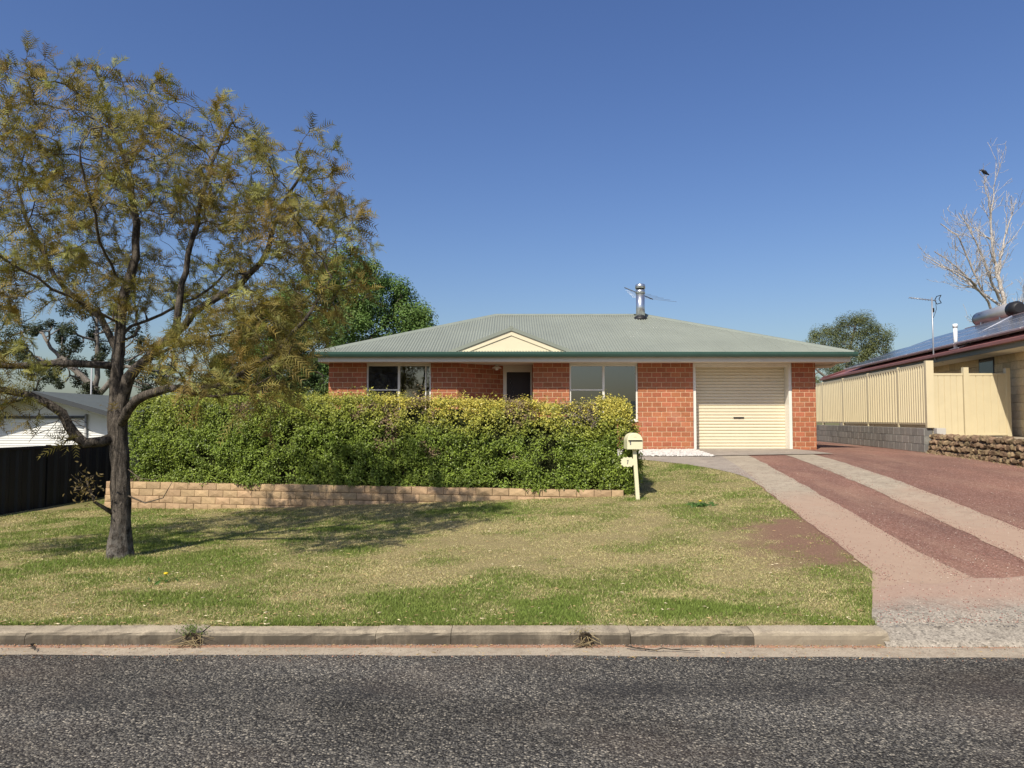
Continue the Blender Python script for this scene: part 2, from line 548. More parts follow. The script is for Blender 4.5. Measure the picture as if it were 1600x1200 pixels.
# lawn, with the patchiness of the turf kept in vertex colours (green, dry and bare ground)
def lawn_state(x, y):
    """returns green 0..1, bare 0..1"""
    x = np.asarray(x, float); y = np.asarray(y, float)
    f = fbm(x * 0.55 + 3, y, 0.55, 11, 4) * 0.42 + fbm(x * 0.8, y, 2.3, 21, 5) * 0.58
    g = np.clip((f - 0.42) / 0.22, 0, 1)
    # greener along the kerb and where the garden is watered, drier in the middle right
    g = g * .85 + 0.12 * np.exp(-((y - 5.8) / 0.5) ** 2) + 0.22 * np.exp(-(((x + 3.0) / 3.0) ** 2 + ((y - 10.2) / 1.6) ** 2)) + 0.35 * np.exp(-(((x - 2.6) / 1.5) ** 2 + ((y - 13.8) / 2.4) ** 2))
    g = g - 0.55 * np.exp(-(((x - 1.1) / 1.4) ** 2 + ((y - 9.1) / 1.1) ** 2)) - 0.25 * np.exp(-(((x + 1.5) / 2.5) ** 2 + ((y - 7.0) / 0.6) ** 2))
    g = np.clip(g, 0, 1)
    e = np.array([lawn_right(v) for v in np.atleast_1d(y)]).reshape(np.atleast_1d(y).shape) - x
    b = np.exp(-(np.maximum(e - 0.1, 0) / 0.95) ** 2) * np.exp(-((y - 8.3) / 1.45) ** 2) * (0.55 + 0.9 * fbm(x, y, 2.4, 41, 3))
    b = np.clip(b * 1.7 - 0.1 - 1.3 * np.clip(fbm(x, y, 6.5, 47, 4) - .36, 0, 1), 0, 1)
    return g, b

def lawn_color(g, b):
    g = g[..., None]; b = b[..., None]
    dry = np.array([.42, .345, .17]); green = np.array([.16, .19, .045]); red = np.array([.34, .205, .14])
    c = dry * (1 - g) + green * g
    return c * (1 - b) + red * b

def build_lawn():
    ys = np.arange(5.37, 17.4, 0.11)
    nx = 150
    V = []
    for y in ys:
        a, b = -22.0, lawn_right(y)
        t = np.linspace(0, 1, nx + 1) ** 0.6
        V.append(np.column_stack([a + (b - a) * t, np.full(nx + 1, y)]))
    V = np.concatenate(V)
    Z = H(V[:, 0], V[:, 1]) + 0.012 * (fbm(V[:, 0], V[:, 1], 1.7, 3) - 0.5)
    g, b = lawn_state(V[:, 0], V[:, 1])
    F = [(r * (nx + 1) + c, r * (nx + 1) + c + 1, (r + 1) * (nx + 1) + c + 1, (r + 1) * (nx + 1) + c) for r in range(len(ys) - 1) for c in range(nx)]
    tag(np_mesh('lawn', np.column_stack([V, Z]), F, M_soil, colors=lawn_color(g * 0.8, b) * 0.62, smooth=True), kind='structure')
build_lawn()

FENCE0 = Vector((9.95, 17.0, 0))
def fence_x(y):
    return FENCE0.x + math.tan(FA) * (y - FENCE0.y)
# red gravel drive, wheel strips, apron, path
sheet('gravel_drive', np.arange(6.0, 36, 0.2), lambda y: (lawn_right(y) - 0.02 if y < 12.9 else strip_x(y, 4.9)) if y < 17 else 4.9, lambda y: fence_x(y) + 0.25, 60, 0.002, M_gravel)
def build_strip(name, x0, x1, ya, yb, seed, off=0.0075):
    ys = np.arange(ya, yb, 0.06)
    V = []
    nx = 6
    for y in ys:
        l = strip_x(y, x0) + 0.075 * (float(fbm(y, seed, 2.4, seed, 5)) - 0.5)
        r = strip_x(y, x1) + 0.075 * (float(fbm(y, seed + 9, 2.6, seed, 5)) - 0.5)
        if x0 < 5 and y < 7.4: l = min(l, lawn_right(y) - 0.03)
        spread = max(0.0, (7.4 - y)) * 0.12
        for c in range(nx + 1):
            V.append((l + (r + spread - l) * c / nx, y))
    V = np.array(V)
    F = [(r * (nx + 1) + c, r * (nx + 1) + c + 1, (r + 1) * (nx + 1) + c + 1, (r + 1) * (nx + 1) + c) for r in range(len(ys) - 1) for c in range(nx)]
    Z = H(V[:, 0], V[:, 1]) + off
    tag(np_mesh(name, np.column_stack([V, Z]), F, M_strip, smooth=True), kind='structure')
build_strip('driveway_strip', 4.88, 5.58, 6.15, 17.05, 3)
build_strip('driveway_strip', 6.45, 7.12, 6.15, 17.05, 8)

def build_apron():
    rows = [(-0.0, None)]
    ys = np.concatenate([[5.13, 5.16, 5.2, 5.27, 5.37, 5.5], np.arange(5.62, 7.4, 0.10)])
    nx = 60
    V = []
    for y in ys:
        for c in range(nx + 1):
            l = max(2.665, lawn_right(y) - 0.02) if y > 5.37 else 2.665
            x = l + (13.0 - l) * (c / nx) ** 1.3
            yy = y
            if y > 6.2:
                yy = 6.2 + (y - 6.2) * (0.02 + 0.5 * float(fbm(x, 0.3, 1.3, 15)))
            z = Hs(x, yy) + 0.020 - (0.012 if y > 7.25 else 0)
            if y < 5.6:
                z = np.interp(y, [5.13, 5.16, 5.2, 5.27, 5.37, 5.6], [-0.03, 0.006, 0.018, 0.030, 0.050, Hs(x, 5.6) + .02])
            V.append((x, yy, z + 0.006 * (float(fbm(x, yy, 4.0, 9)) - 0.5)))
    F = [(r * (nx + 1) + c, r * (nx + 1) + c + 1, (r + 1) * (nx + 1) + c + 1, (r + 1) * (nx + 1) + c) for r in range(len(ys) - 1) for c in range(nx)]
    tag(np_mesh('driveway_apron', V, F, M_apron, smooth=True), kind='structure')
build_apron()
sheet('path', np.arange(12.6, 17.7, 0.1), lambda y: (lawn_right(y) - 0.03) if y < 17 else 0.6, lambda y: strip_x(y, 4.95) if y < 16.6 else 4.95, 16, 0.008, M_path)
sheet('garage_threshold', np.arange(16.75, 19.45, 0.15), lambda y: 4.75, lambda y: 7.55, 8, 0.022, M_path)
def pebble_front(x):
    return 17.45 - 0.30 * (x - 2.0)
def build_pebbles():
    g = G('white_pebble_stone')
    g.fin(hsv(g, g.mix(1.0, (.62, .59, .54), g.ramp(g.noise(g.pos(), 40, 2), [(0.3, .8), (0.7, 1.1)]), 'MULTIPLY'), g.rnd(), 0.0), 0.8, 0.2)
    sheet('pebble_bed', np.linspace(17.5, 19.0, 12), lambda y: 0.6, lambda y: 4.86, 20, 0.012, M_path)
    V, F = [], []
    oc = np.array([[1, 0, 0], [0, 1, 0], [-1, 0, 0], [0, -1, 0], [0, 0, .75], [.7, .7, .35], [-.7, .7, .35], [-.7, -.7, .35], [.7, -.7, .35]], float)
    of = [(0, 5, 4), (5, 1, 4), (1, 6, 4), (6, 2, 4), (2, 7, 4), (7, 3, 4), (3, 8, 4), (8, 0, 4)]
    for k in range(9000):
        x = random.uniform(2.3, 4.84); y = random.uniform(16.55, 18.98)
        if y < pebble_front(x) + random.uniform(-.06, .06): continue
        if x > 4.84 - 0.05 * (19 - y): continue
        r = random.uniform(.016, .034)
        M = Matrix.Rotation(random.uniform(0, 6.28), 3, 'Z') @ Matrix.Rotation(random.uniform(-.5, .5), 3, 'X')
        z = Hs(x, y) + 0.018
        b = len(V)
        for p in oc:
            q = M @ Vector((p[0] * r, p[1] * r * random.uniform(.7, 1), p[2] * r))
            V.append((x + q.x, y + q.y, z + q.z + r * .2))
        F += [tuple(b + i for i in f) for f in of]
    o = np_mesh('white_pebbles', V, F, g.m, smooth=True)
    tag(o, 'white pebbles spread along the brick wall beside the garage', 'pebbles', kind='stuff')
build_pebbles()

def build_hills():
    V, F = [], []
    n = 180
    for k in range(n):
        a = 2 * math.pi * k / n
        h = 22 + 40 * float(fbm(math.cos(a) * 3, math.sin(a) * 3, 1.4, 51)) + (14 if math.cos(a) < -0.5 else 0)
        for r, z in ((1500, -3), (1750, h * 0.6), (2100, h)):
            V.append((math.sin(a) * r, math.cos(a) * r, z))
    for k in range(n):
        j = (k + 1) % n
        for q in range(2):
            F.append((k * 3 + q, j * 3 + q, j * 3 + q + 1, k * 3 + q + 1))
    tag(np_mesh('hills', V, F, m_earth('hill_scrub', (.10, .13, .13), (.13, .15, .14)), smooth=True), kind='structure')
build_hills()

# ------------------------------------------------------------------ building materials
def m_brick(name, c, mort=False):
    g = G(name)
    p = g.pos()
    n = g.noise(p, 14, 5, 0.65)
    cc = g.mix(g.ramp(n, [(0.3, 0.0), (0.7, 1.0)]), tuple(x * 0.85 for x in c), tuple(min(1, x * 1.12) for x in c))
    cc = g.mix(1.0, cc, g.ramp(g.noise(p, 130, 2), [(0.3, .85), (0.7, 1.12)]), 'MULTIPLY')
    if not mort:
        cc = hsv(g, cc, g.rnd(), 0.32, 0.010)
    bloom = g.math('MULTIPLY', g.ramp(g.noise(p, 0.9, 5, 0.7), [(0.55, 0.0), (0.75, 1.0)]), 0.16)
    cc = g.mix(bloom, cc, (.62, .45, .36))
    g.bump(g.noise(p, 110, 4, 0.7), 0.4, 0.004)
    return g.fin(cc, 0.9, 0.15)
M_brick = m_brick('red_brick', (.365, .132, .068))
M_mortar = m_brick('brick_mortar', (.60, .44, .28), True)
M_block = m_brick('sandy_wall_block', (.40, .28, .165))
M_greyblock = m_brick('grey_concrete_block', (.265, .255, .225))
M_creamblock = m_brick('cream_split_block', (.58, .47, .29))
M_cream = plain('cream_paint', (.72, .645, .45), 0.45, 0.4, 0.06)
M_door_cream = plain('roller_door_cream', (.71, .635, .47), 0.4, 0.4, 0.05, scale=1.2)
M_trim = plain('white_trim_paint', (.74, .71, .63), 0.4, 0.4, 0.08)
M_soffit = plain('soffit_paint', (.66, .61, .50), 0.6, 0.2, 0.08)
M_roof = plain('grey_green_steel_roof', (.235, .255, .21), 0.5, 0.35, 0.14, scale=0.9)
M_roof_trim = plain('grey_green_ridge_cap', (.235, .26, .215), 0.45, 0.4, 0.10)
M_gutter_green = plain('green_gutter_paint', (.042, .095, .075), 0.35, 0.5, 0.15)
M_dark = plain('dark_interior', (.03, .03, .032), 0.9, 0.1)
M_room = plain('room_plaster', (.16, .15, .14), 0.9, 0.1)
M_black = plain('black_rubber', (.018, .018, .02), 0.5, 0.3)
M_galv = plain('galvanised_flue', (.62, .64, .66), 0.28, 0.5, 0.08, metal=0.9)
M_alum = plain('aerial_aluminium', (.55, .56, .58), 0.4, 0.5, 0.1, metal=0.6)

def m_glass():
    g = G('window_glass')
    tr = g.n('ShaderNodeBsdfTransparent', {'Color': (.62, .66, .66, 1)})
    gl = g.n('ShaderNodeBsdfGlossy', {'Color': (1, 1, 1, 1), 'Roughness': 0.012})
    wv = g.noise(g.pos(), 0.9, 2)
    bp = g.n('ShaderNodeBump', {'Height': wv, 'Strength': 0.02, 'Distance': 0.05})
    g.t.links.new(bp.outputs[0], gl.inputs['Normal'])
    fr = g.n('ShaderNodeFresnel', {'IOR': 2.4})
    mx = g.n('ShaderNodeMixShader', {0: fr.outputs[0], 1: tr.outputs[0], 2: gl.outputs[0]})
    g.t.links.new(mx.outputs[0], g.out.inputs[0])
    return g.m
M_glass = m_glass()
def m_screen():
    g = G('insect_screen')
    tr = g.n('ShaderNodeBsdfTransparent')
    g.fin((.012, .012, .014), 0.6, 0.15)
    mx = g.n('ShaderNodeMixShader', {0: 0.72, 1: tr.outputs[0], 2: g.b.outputs[0]})
    g.t.links.new(mx.outputs[0], g.out.inputs[0])
    return g.m
M_screen = m_screen()

# ------------------------------------------------------------------ laying bricks and blocks one by one
class Courses:
    def __init__(s, base, mat, L, Hh, joint, depth, rough=0.0, variants=3):
        s.base, s.mat, s.L, s.H, s.j, s.d, s.rough, s.nv = base, mat, L, Hh, joint, depth, rough, variants
        s.cache = {}
    def shape(s, l, k, face_noise):
        """a brick with slightly worn arrises; x 0..l, y 0 (face) .. depth, z 0..H-j"""
        rr = random.Random(k * 77 + int(l * 1000))
        h = s.H - s.j
        e = min(0.006, h * 0.08)
        f = lambda a=1.0: rr.uniform(-s.rough, s.rough) * a
        V = [(0, e, 0), (l, e, 0), (l, e, h), (0, e, h),
             (e + abs(f(.4)), f(), e), (l - e - abs(f(.4)), f(), e), (l - e, f(), h - e), (e, f(), h - e), (0, s.d, 0), (l, s.d, 0), (l, s.d, h), (0, s.d, h)]
        F = [(4, 5, 6, 7), (0, 1, 5, 4), (1, 2, 6, 5), (2, 3, 7, 6), (3, 0, 4, 7), (8, 9, 1, 0), (9, 10, 2, 1), (10, 11, 3, 2), (11, 8, 0, 3)]
        if face_noise:
            c = Vector((l / 2 + f(2), -s.rough * 1.2 + f(), h / 2 + f()))
            V.append(tuple(c)); b = len(V) - 1
            F = [(4, 5, b), (5, 6, b), (6, 7, b), (7, 4, b)] + F[1:]
        return V, F
    def mesh(s, l):
        l = round(l, 3)
        key = (l, random.randrange(s.nv))
        if key not in s.cache:
            V, F = s.shape(l, key[1], s.rough > 0.003)
            s.cache[key] = MB().add(V, F).mesh(s.base, s.mat)
        return s.cache[key]
    def wall(s, p0, p1, z0, z1, parent, single=lambda x, y, z: True, stagger=0.5, phase=0.0, ztop=None):
        """face line p0->p1 (face looks to the right of the direction... towards -n), rows upward from z0"""
        p0, p1 = Vector((p0[0], p0[1], 0)), Vector((p1[0], p1[1], 0))
        t = (p1 - p0); W = t.length; t.normalize()
        n = Vector((-t.y, t.x, 0))                       # into the wall
        ang = math.atan2(t.y, t.x)
        joined = MB()
        cnt = 0
        k = 0
        while z0 + k * s.H < z1 - 0.02:
            z = z0 + k * s.H
            hh = min(s.H - s.j, z1 - z)
            off = ((k % 2) * stagger + phase) % 1.0
            x = -off * s.L
            while x < W - 0.015:
                a, b = max(0.0, x), min(W, x + s.L - s.j)
                x += s.L
                if b - a < 0.02: continue
                zt = ztop((p0 + t * ((a + b) / 2)).x) if ztop else 9
                if z + hh * 0.5 > zt: continue
                pos = p0 + t * a + Vector((0, 0, z)) + n * random.uniform(-.0015, .0015)
                mid = p0 + t * ((a + b) / 2)
                if single(mid.x, mid.y, z + hh / 2):
                    o = bpy.data.objects.new(s.base, s.mesh(b - a))
                    o.location = pos
                    o.rotation_euler = (0, 0, ang)
                    if hh < s.H - s.j - 1e-4: o.scale = (1, 1, hh / (s.H - s.j))
                    link(o, parent)
                    cnt += 1
                else:
                    V, F = s.shape(b - a, k, s.rough > 0.003)
                    c_, s_ = math.cos(ang), math.sin(ang)
                    joined.add([(pos.x + v[0] * c_ - v[1] * s_, pos.y + v[0] * s_ + v[1] * c_, pos.z + v[2] * hh / (s.H - s.j)) for v in V], F)
            k += 1
        return joined, cnt

# ------------------------------------------------------------------ the brick house
HB = 0.74                       # top of footing
FY = 19.0                       # front face
ZS = 3.106                      # soffit
EX0, EX1, EY0, EY1 = -5.125, 8.88, 18.35, 27.55
EZ, PITCH = 3.335, 0.358
def build_house():
    root = empty('brick_house', (1.6, 19.0, HB), 'single storey red brick house with grey green corrugated hip roof', 'house')
    br = Courses('brick', M_brick, 0.2555, 0.1325, 0.0130, 0.10)
    vis = lambda x, y, z: (z > 2.03 and x < 3.3) or (x >= 3.3)
    tot = 0
    def wall(p0, p1, z0, z1, single=vis, phase=0.0):
        nonlocal tot
        p0v, p1v = Vector((*p0, 0)), Vector((*p1, 0))
        t = (p1v - p0v).normalized(); n = Vector((-t.y, t.x, 0))
        w = MB().obox(p0v + n * 0.0075 + Vector((0, 0, z0 - 0.3)), t * (p1v - p0v).length, n * 0.10, (0, 0, z1 - z0 + 0.3)).build('wall', M_mortar, root)
        j, c = br.wall(p0, p1, z0, z1, w, single, phase=phase)
        tot += c
        if j.v:
            tag(j.build('brick_courses', M_brick, w), kind='stuff')
        return w
    none = lambda x, y, z: False
    wall((-4.91, FY), (-3.90, FY), HB, ZS)
    wall((-2.17, FY), (-1.455, FY), HB, ZS, phase=.3)
    wall((-1.455, FY + .002), (-.25, 20.0), HB, ZS, phase=.15)
    wall((.565, FY), (1.54, FY), HB, ZS, phase=.45)
    wall((3.37, FY), (4.85, FY), HB, ZS)
    wall((7.50, FY), (8.13, FY), HB, ZS, phase=.2)
    wall((-3.90, FY + .002), (-2.17, FY + .002), HB, 1.53, none)
    wall((1.54, FY + .002), (3.37, FY + .002), HB, 1.53, lambda x, y, z: x > 2.9 and z > 1.3)
    wall((8.13, FY + .1), (8.13, 26.9), HB, ZS, none)
    wall((8.13, 26.9), (-4.91, 26.9), HB, ZS, none)
    wall((-4.91, 26.9), (-4.91, FY + .1), HB, ZS, none)
    wall((.565, 20.0), (.565, FY + .1), HB, ZS, none)
    print('single bricks', tot)
    # rooms behind the glass
    rm = MB()
    rm.box(-4.78, 8.0, 23.0, 23.1, HB, ZS - .02)
    rm.box(4.55, 4.65, FY + .12, 23.0, HB, ZS - .02)
    rm.box(-1.35, -1.25, FY + .3, 23.0, HB, ZS - .02)
    rm.box(-4.8, 8.02, FY + .11, 26.85, HB - .05, HB + .03)
    rm.build('inner_wall', M_room, root)
    # ---- roof
    roof = empty_part = None
    rise = EY1 - EY0
    half = rise / 2
    def zroof(d): return EZ + PITCH * d
    base = MB()
    amp, wl_ = 0.0120, 0.0762
    roof = MB().box(EX0 + .12, EX1 - .12, EY0 + .12, EY1 - .12, EZ - .075, EZ - .06).build('roof', M_soffit, root)
    def face_sheets(length, P, maxd, sheetw=0.762):
        """P(s, d) -> xyz ; s along the eave 0..length ; d up the plan slope, hips at 45 degrees"""
        s0 = 0.0
        while s0 < length - 1e-6:
            s1 = min(length, s0 + sheetw)
            n = max(4, int(round((s1 - s0) / wl_ * 8)))
            V, F = [], []
            for k in range(n + 1):
                s_ = s0 + (s1 - s0) * k / n
                dm = max(0.0, min(s_, length - s_, maxd))
                w = amp * math.cos(2 * math.pi * s_ / wl_)
                lift = 0.0016 if k < 3 else 0.0
                for q in range(3):
                    d = dm * q / 2
                    x, y, z = P(s_, d)
                    V.append((x, y, z + w + lift))
            for k in range(n):
                for q in range(2):
                    F.append((k * 3 + q, (k + 1) * 3 + q, (k + 1) * 3 + q + 1, k * 3 + q + 1))
            mb = MB().add(V, F, True)
            mb.build('roof_sheet', M_roof, roof)
            s0 = s1
    Lx, Ly = EX1 - EX0, EY1 - EY0
    face_sheets(Lx, lambda s_, d: (EX0 + s_, EY0 + d, zroof(d)), half)
    face_sheets(Lx, lambda s_, d: (EX1 - s_, EY1 - d, zroof(d)), half)
    face_sheets(Ly, lambda s_, d: (EX0 + d, EY1 - s_, zroof(d)), half)
    face_sheets(Ly, lambda s_, d: (EX1 - d, EY0 + s_, zroof(d)), half)
    zr = zroof(half)
    def cap(a, b, w=0.12):
        a, b = Vector(a), Vector(b)
        t = (b - a).normalized(); sd = t.cross(Vector((0, 0, 1))).normalized(); up = sd.cross(t)
        prof = [(-w, -.035), (-w * .55, .002), (-.03, .022), (0, .042), (.03, .022), (w * .55, .002), (w, -.035)]
        V = [a + sd * p + up * q for p, q in prof] + [b + sd * p + up * q for p, q in prof]
        n = len(prof)
        MB().add(V, [(i, i + 1, n + i + 1, n + i) for i in range(n - 1)], True).build('ridge_cap', M_roof_trim, roof)
    rl, rr_ = (EX0 + half, EY0 + half, zr), (EX1 - half, EY0 + half, zr)
    cap(rl, rr_); cap((EX0, EY0, EZ), rl); cap((EX1, EY0, EZ), rr_); cap((EX0, EY1, EZ), rl); cap((EX1, EY1, EZ), rr_)
    MB().add([(rr_[0] - .34, rr_[1] - .12, rr_[2] + .01), (rr_[0] - .05, rr_[1] - .13, rr_[2] + .075), (rr_[0] + .16, rr_[1] - .12, rr_[2] - .02),
              (rr_[0] - .34, rr_[1] + .14, rr_[2] + .01), (rr_[0] - .05, rr_[1] + .14, rr_[2] + .075), (rr_[0] + .16, rr_[1] + .14, rr_[2] - .02)],
             [(0, 1, 4, 3), (1, 2, 5, 4), (0, 2, 1), (3, 4, 5), (0, 3, 5, 2)]).build('ridge_cap', M_roof_trim, roof)
    # eaves: gutter, fascia, soffit
    def gutter(a, b, inward):
        a, b, inward = Vector(a), Vector(b), Vector(inward)
        prof = [(-.012, -.002), (-.012, .012), (.002, .012), (.002, -.05), (.03, -.10), (.118, -.104), (.118, .006), (.124, .006), (.124, -.11), (.024, -.11), (-.006, -.052)]
        V = [a + inward * p + Vector((0, 0, q)) for p, q in prof] + [b + inward * p + Vector((0, 0, q)) for p, q in prof]
        n = len(prof)
        MB().add(V, [(i, (i + 1) % n, n + (i + 1) % n, n + i) for i in range(n)]).build('gutter', M_gutter_green, root)
    gz = EZ - 0.006
    o_ = 0.06
    gutter((EX0 - o_, EY0 - o_, gz), (EX1 + o_, EY0 - o_, gz), (0, 1, 0))
    gutter((EX1 + o_, EY1 + o_, gz), (EX0 - o_, EY1 + o_, gz), (0, -1, 0))
    gutter((EX0 - o_, EY1 + o_, gz), (EX0 - o_, EY0 - o_, gz), (1, 0, 0))
    gutter((EX1 + o_, EY0 - o_, gz), (EX1 + o_, EY1 + o_, gz), (-1, 0, 0))
    f0, f1 = .075, .095
    fa = MB()
    fa.box(EX0 + f0, EX1 - f0, EY0 + f0, EY0 + f1, ZS - .012, EZ - .08)
    fa.box(EX0 + f0, EX1 - f0, EY1 - f1, EY1 - f0, ZS - .012, EZ - .08)
    fa.box(EX0 + f0, EX0 + f1, EY0 + f1 + .001, EY1 - f1 - .001, ZS - .012, EZ - .08)
    fa.box(EX1 - f1, EX1 - f0, EY0 + f1 + .001, EY1 - f1 - .001, ZS - .012, EZ - .08)
    fa.build('fascia', M_soffit, root)
    MB().box(EX0 + f1 + .001, EX1 - f1 - .001, EY0 + f1 + .001, EY1 - f1 - .001, ZS, ZS + .012).build('soffit', M_soffit, root)
    # boxed rainwater elbow under the right-hand eave
    mb = MB()
    mb.tube([(8.18, 19.35, 2.80), (8.18, 19.35, 2.98), (8.3, 19.35, 3.03), (8.68, 19.3, 3.04), (8.76, 19.26, 3.09), (8.77, 19.25, 3.2)], .045, 8)
    mb.tube([(8.18, 19.35, .75), (8.18, 19.35, 2.82)], .045, 8)
    mb.build('downpipe', M_soffit, root)
    # ---- gablet over the entrance
    gx, gw, gzb = -0.02, 1.66, EZ + .012
    ap = gzb + gw * 0.388
    gf = EY0 + .10
    back = EY0 + (ap - EZ) / PITCH
    gab = MB().prism([(gx - gw + .2, gf + .022, gzb - .02), (gx + gw - .2, gf + .022, gzb - .02), (gx, gf + .022, ap - .10)], (0, .05, 0)).build('gable', M_cream, root)
    for sgn in (-1, 1):
        MB().prism([(gx + sgn * (gw - .20), gf, gzb), (gx + sgn * (gw - .52), gf, gzb), (gx, gf, ap - .205), (gx, gf, ap - .075)], (0, .02, 0)).build('barge_board', M_cream, gab)
        # corrugated gablet roof plane
        n = 40
        mb = MB()
        e = Vector((gx + sgn * (gw + .06), gf - .03, gzb - .005)); top = Vector((gx, gf - .03, ap + .015))
        tb = Vector((gx, back + .1, ap + .015)); eb = Vector((gx + sgn * (gw + .06), gf + .03, gzb - .005))
        mb.add([e, top, tb, eb, e - Vector((sgn * .24, 0, 0)), top - Vector((0, 0, .095)), tb - Vector((0, 0, .095)), eb - Vector((sgn * .24, 0, 0))],
               [(0, 1, 2, 3), (4, 7, 6, 5), (0, 4, 5, 1), (2, 6, 7, 3), (3, 7, 4, 0)])
        mb.build('gable_roof', M_roof_trim, gab)
    MB().tube([(gx, gf - .035, ap + .0), (gx, back, ap + .02)], .05, 8).build('gable_ridge', M_roof_trim, gab)
    # ---- flue
    fx, fy = 4.09, 22.48
    fz = zroof(fy - EY0)
    fl = MB().tube([(fx, fy, fz - .1), (fx, fy, fz + .80)], .138, 28).build('flue', M_galv, roof)
    mb = MB(); mb.tube([(fx, fy, fz + .78), (fx, fy, fz + .90)], .150, 28); mb.build('flue_collar', M_galv, roof)
    mb = MB(); mb.tube([(fx, fy, fz + .895), (fx, fy, fz + .955)], .128, 20); mb.build('flue_gap', M_black, roof)
    mb = MB(); mb.tube([(fx, fy, fz + .945), (fx, fy, fz + 1.06), (fx, fy, fz + 1.085)], [.158, .158, .13], 28); mb.build('flue_cap', M_galv, roof)
    mb = MB(); mb.tube([(fx, fy, fz - .11), (fx, fy, fz + .03), (fx, fy, fz + .06)], [.24, .20, .15], 24)
    mb.build('flue_boot', M_black, roof)
    # ---- windows
    def window(x0, x1, z0, z1, screen_left=True, sh=2.37):
        y = FY + .045
        w = MB()
        t = .045
        w.box(x0, x0 + t, y, y + .06, z0, z1); w.box(x1 - t, x1, y, y + .06, z0, z1)
        w.box(x0 + t, x1 - t, y, y + .06, z1 - t, z1); w.box(x0 + t, x1 - t, y, y + .06, z0, z0 + t)
        fr = w.build('window', M_trim, root, .004)
        xm = (x0 + x1) / 2
        MB().box(xm - .03, xm + .03, y - .004, y + .05, z0 + t, z1 - t).build('mullion', M_trim, fr)
        MB().box(x0 + t, xm - .03, y - .002, y + .02, sh, sh + .032).build('transom', M_trim, fr)
        MB().quad((x0 + t, y + .03, z0 + t), (xm - .03, y + .03, z0 + t), (xm - .03, y + .03, z1 - t), (x0 + t, y + .03, z1 - t)).build('pane', M_glass, fr)
        MB().quad((xm + .03, y + .032, z0 + t), (x1 - t, y + .032, z0 + t), (x1 - t, y + .032, z1 - t), (xm + .03, y + .032, z1 - t)).build('pane', M_glass, fr)
        if screen_left:
            MB().quad((x0 + t, y + .012, z0 + t), (xm - .03, y + .012, z0 + t), (xm - .03, y + .012, z1 - t), (x0 + t, y + .012, z1 - t)).build('insect_screen', M_screen, fr)
        MB().box(x0, x1, FY - .02, FY + .044, z0 - .03, z0 - .001).build('sill', M_trim, fr)
        MB().box(x0 - .0, x1 + .0, y, y + .06, z1 + .001, ZS - .001).build('head_trim', M_trim, fr)
    window(-3.90, -2.17, 1.56, 3.07)
    window(1.54, 3.37, 1.56, 3.07, False)
    MB().box(-2.33, -2.30, FY + .035, FY + .05, 1.6, 3.03).build('window_stile', M_trim, root)
    # pale blind behind the right hand pane of the big window
    MB().box(1.6, 3.3, FY + .30, FY + .31, 1.55, 3.05).build('blind', plain('grey_blind', (.10, .105, .11), 0.9, 0.1), root)
    # ---- entrance door with security screen
    dy = 20.0
    w = MB()
    w.box(-.25, -.15, dy, dy + .08, HB, ZS - .001); w.box(.52, .563, dy, dy + .08, HB, ZS - .001); w.box(-.15, .52, dy, dy + .08, 2.93, ZS - .001)
    dr = w.build('door_frame', M_trim, root)
    door = MB().box(-.148, .518, dy + .03, dy + .07, HB + .03, 2.928).build('door', plain('dark_security_door', (.028, .018, .016), 0.45, 0.3), root)
    mb = MB()
    for k in range(9):
        a = -.1 + .0 * k
        mb.tube([(-.06 + k * .035, dy + .022, 2.75 - k * .16), (-.02 + k * .035, dy + .022, 2.68 - k * .16), (-.05 + k * .035, dy + .022, 2.60 - k * .16)], .006, 5)
    mb.build('scroll_work', plain('door_scroll', (.10, .09, .085), 0.4, 0.5), door)
    mb = MB(); mb.box(-.138, -.112, dy + .0, dy + .03, 1.86, 2.06); mb.box(-.128, -.05, dy - .02, dy - .005, 1.95, 1.975)
    mb.build('handle', M_black, door)
    # ---- roller garage door, slat by slat
    gy = FY + .33
    fr = MB()
    fr.box(4.852, 4.93, FY + .03, gy + .05, HB, ZS - .003); fr.box(7.42, 7.498, FY + .03, gy + .05, HB, ZS - .003)
    fr.box(4.93, 7.42, FY + .06, gy + .05, 3.02, ZS - .003)
    fr.build('door_frame', M_trim, root)
    gd = MB().box(4.93, 7.42, gy + .03, gy + .045, HB + .03, 3.03).build('garage_door', M_door_cream, root)
    pitch = .0845
    z = HB + .035
    prof = [(.026, 0), (.022, .006), (.004, .018), (0, .03), (0, .062), (.004, .072), (.022, .080), (.026, .0838)]
    V = [(0, y, z_) for y, z_ in prof] + [(2.486, y, z_) for y, z_ in prof]
    n = len(prof)
    slat = MB().add(V, [(i, n + i, n + i + 1, i + 1) for i in range(n - 1)]).mesh('slat', M_door_cream)
    while z < 3.0:
        o = bpy.data.objects.new('slat', slat)
        o.location = (4.932, gy, z)
        link(o, gd)
        z += pitch
    MB().box(4.932, 7.418, gy - .004, gy + .028, HB + .004, HB + .034).build('bottom_rail', M_trim, gd)
    mb = MB(); mb.box(6.02, 6.30, gy - .022, gy + .01, 1.63, 1.66); mb.box(6.12, 6.20, gy - .03, gy - .02, 1.635, 1.655)
    mb.build('handle', M_black, gd)
    MB().box(4.85, 7.5, FY - .05, gy + .06, HB - .2, HB + .003).build('threshold', M_path, root)
build_house()

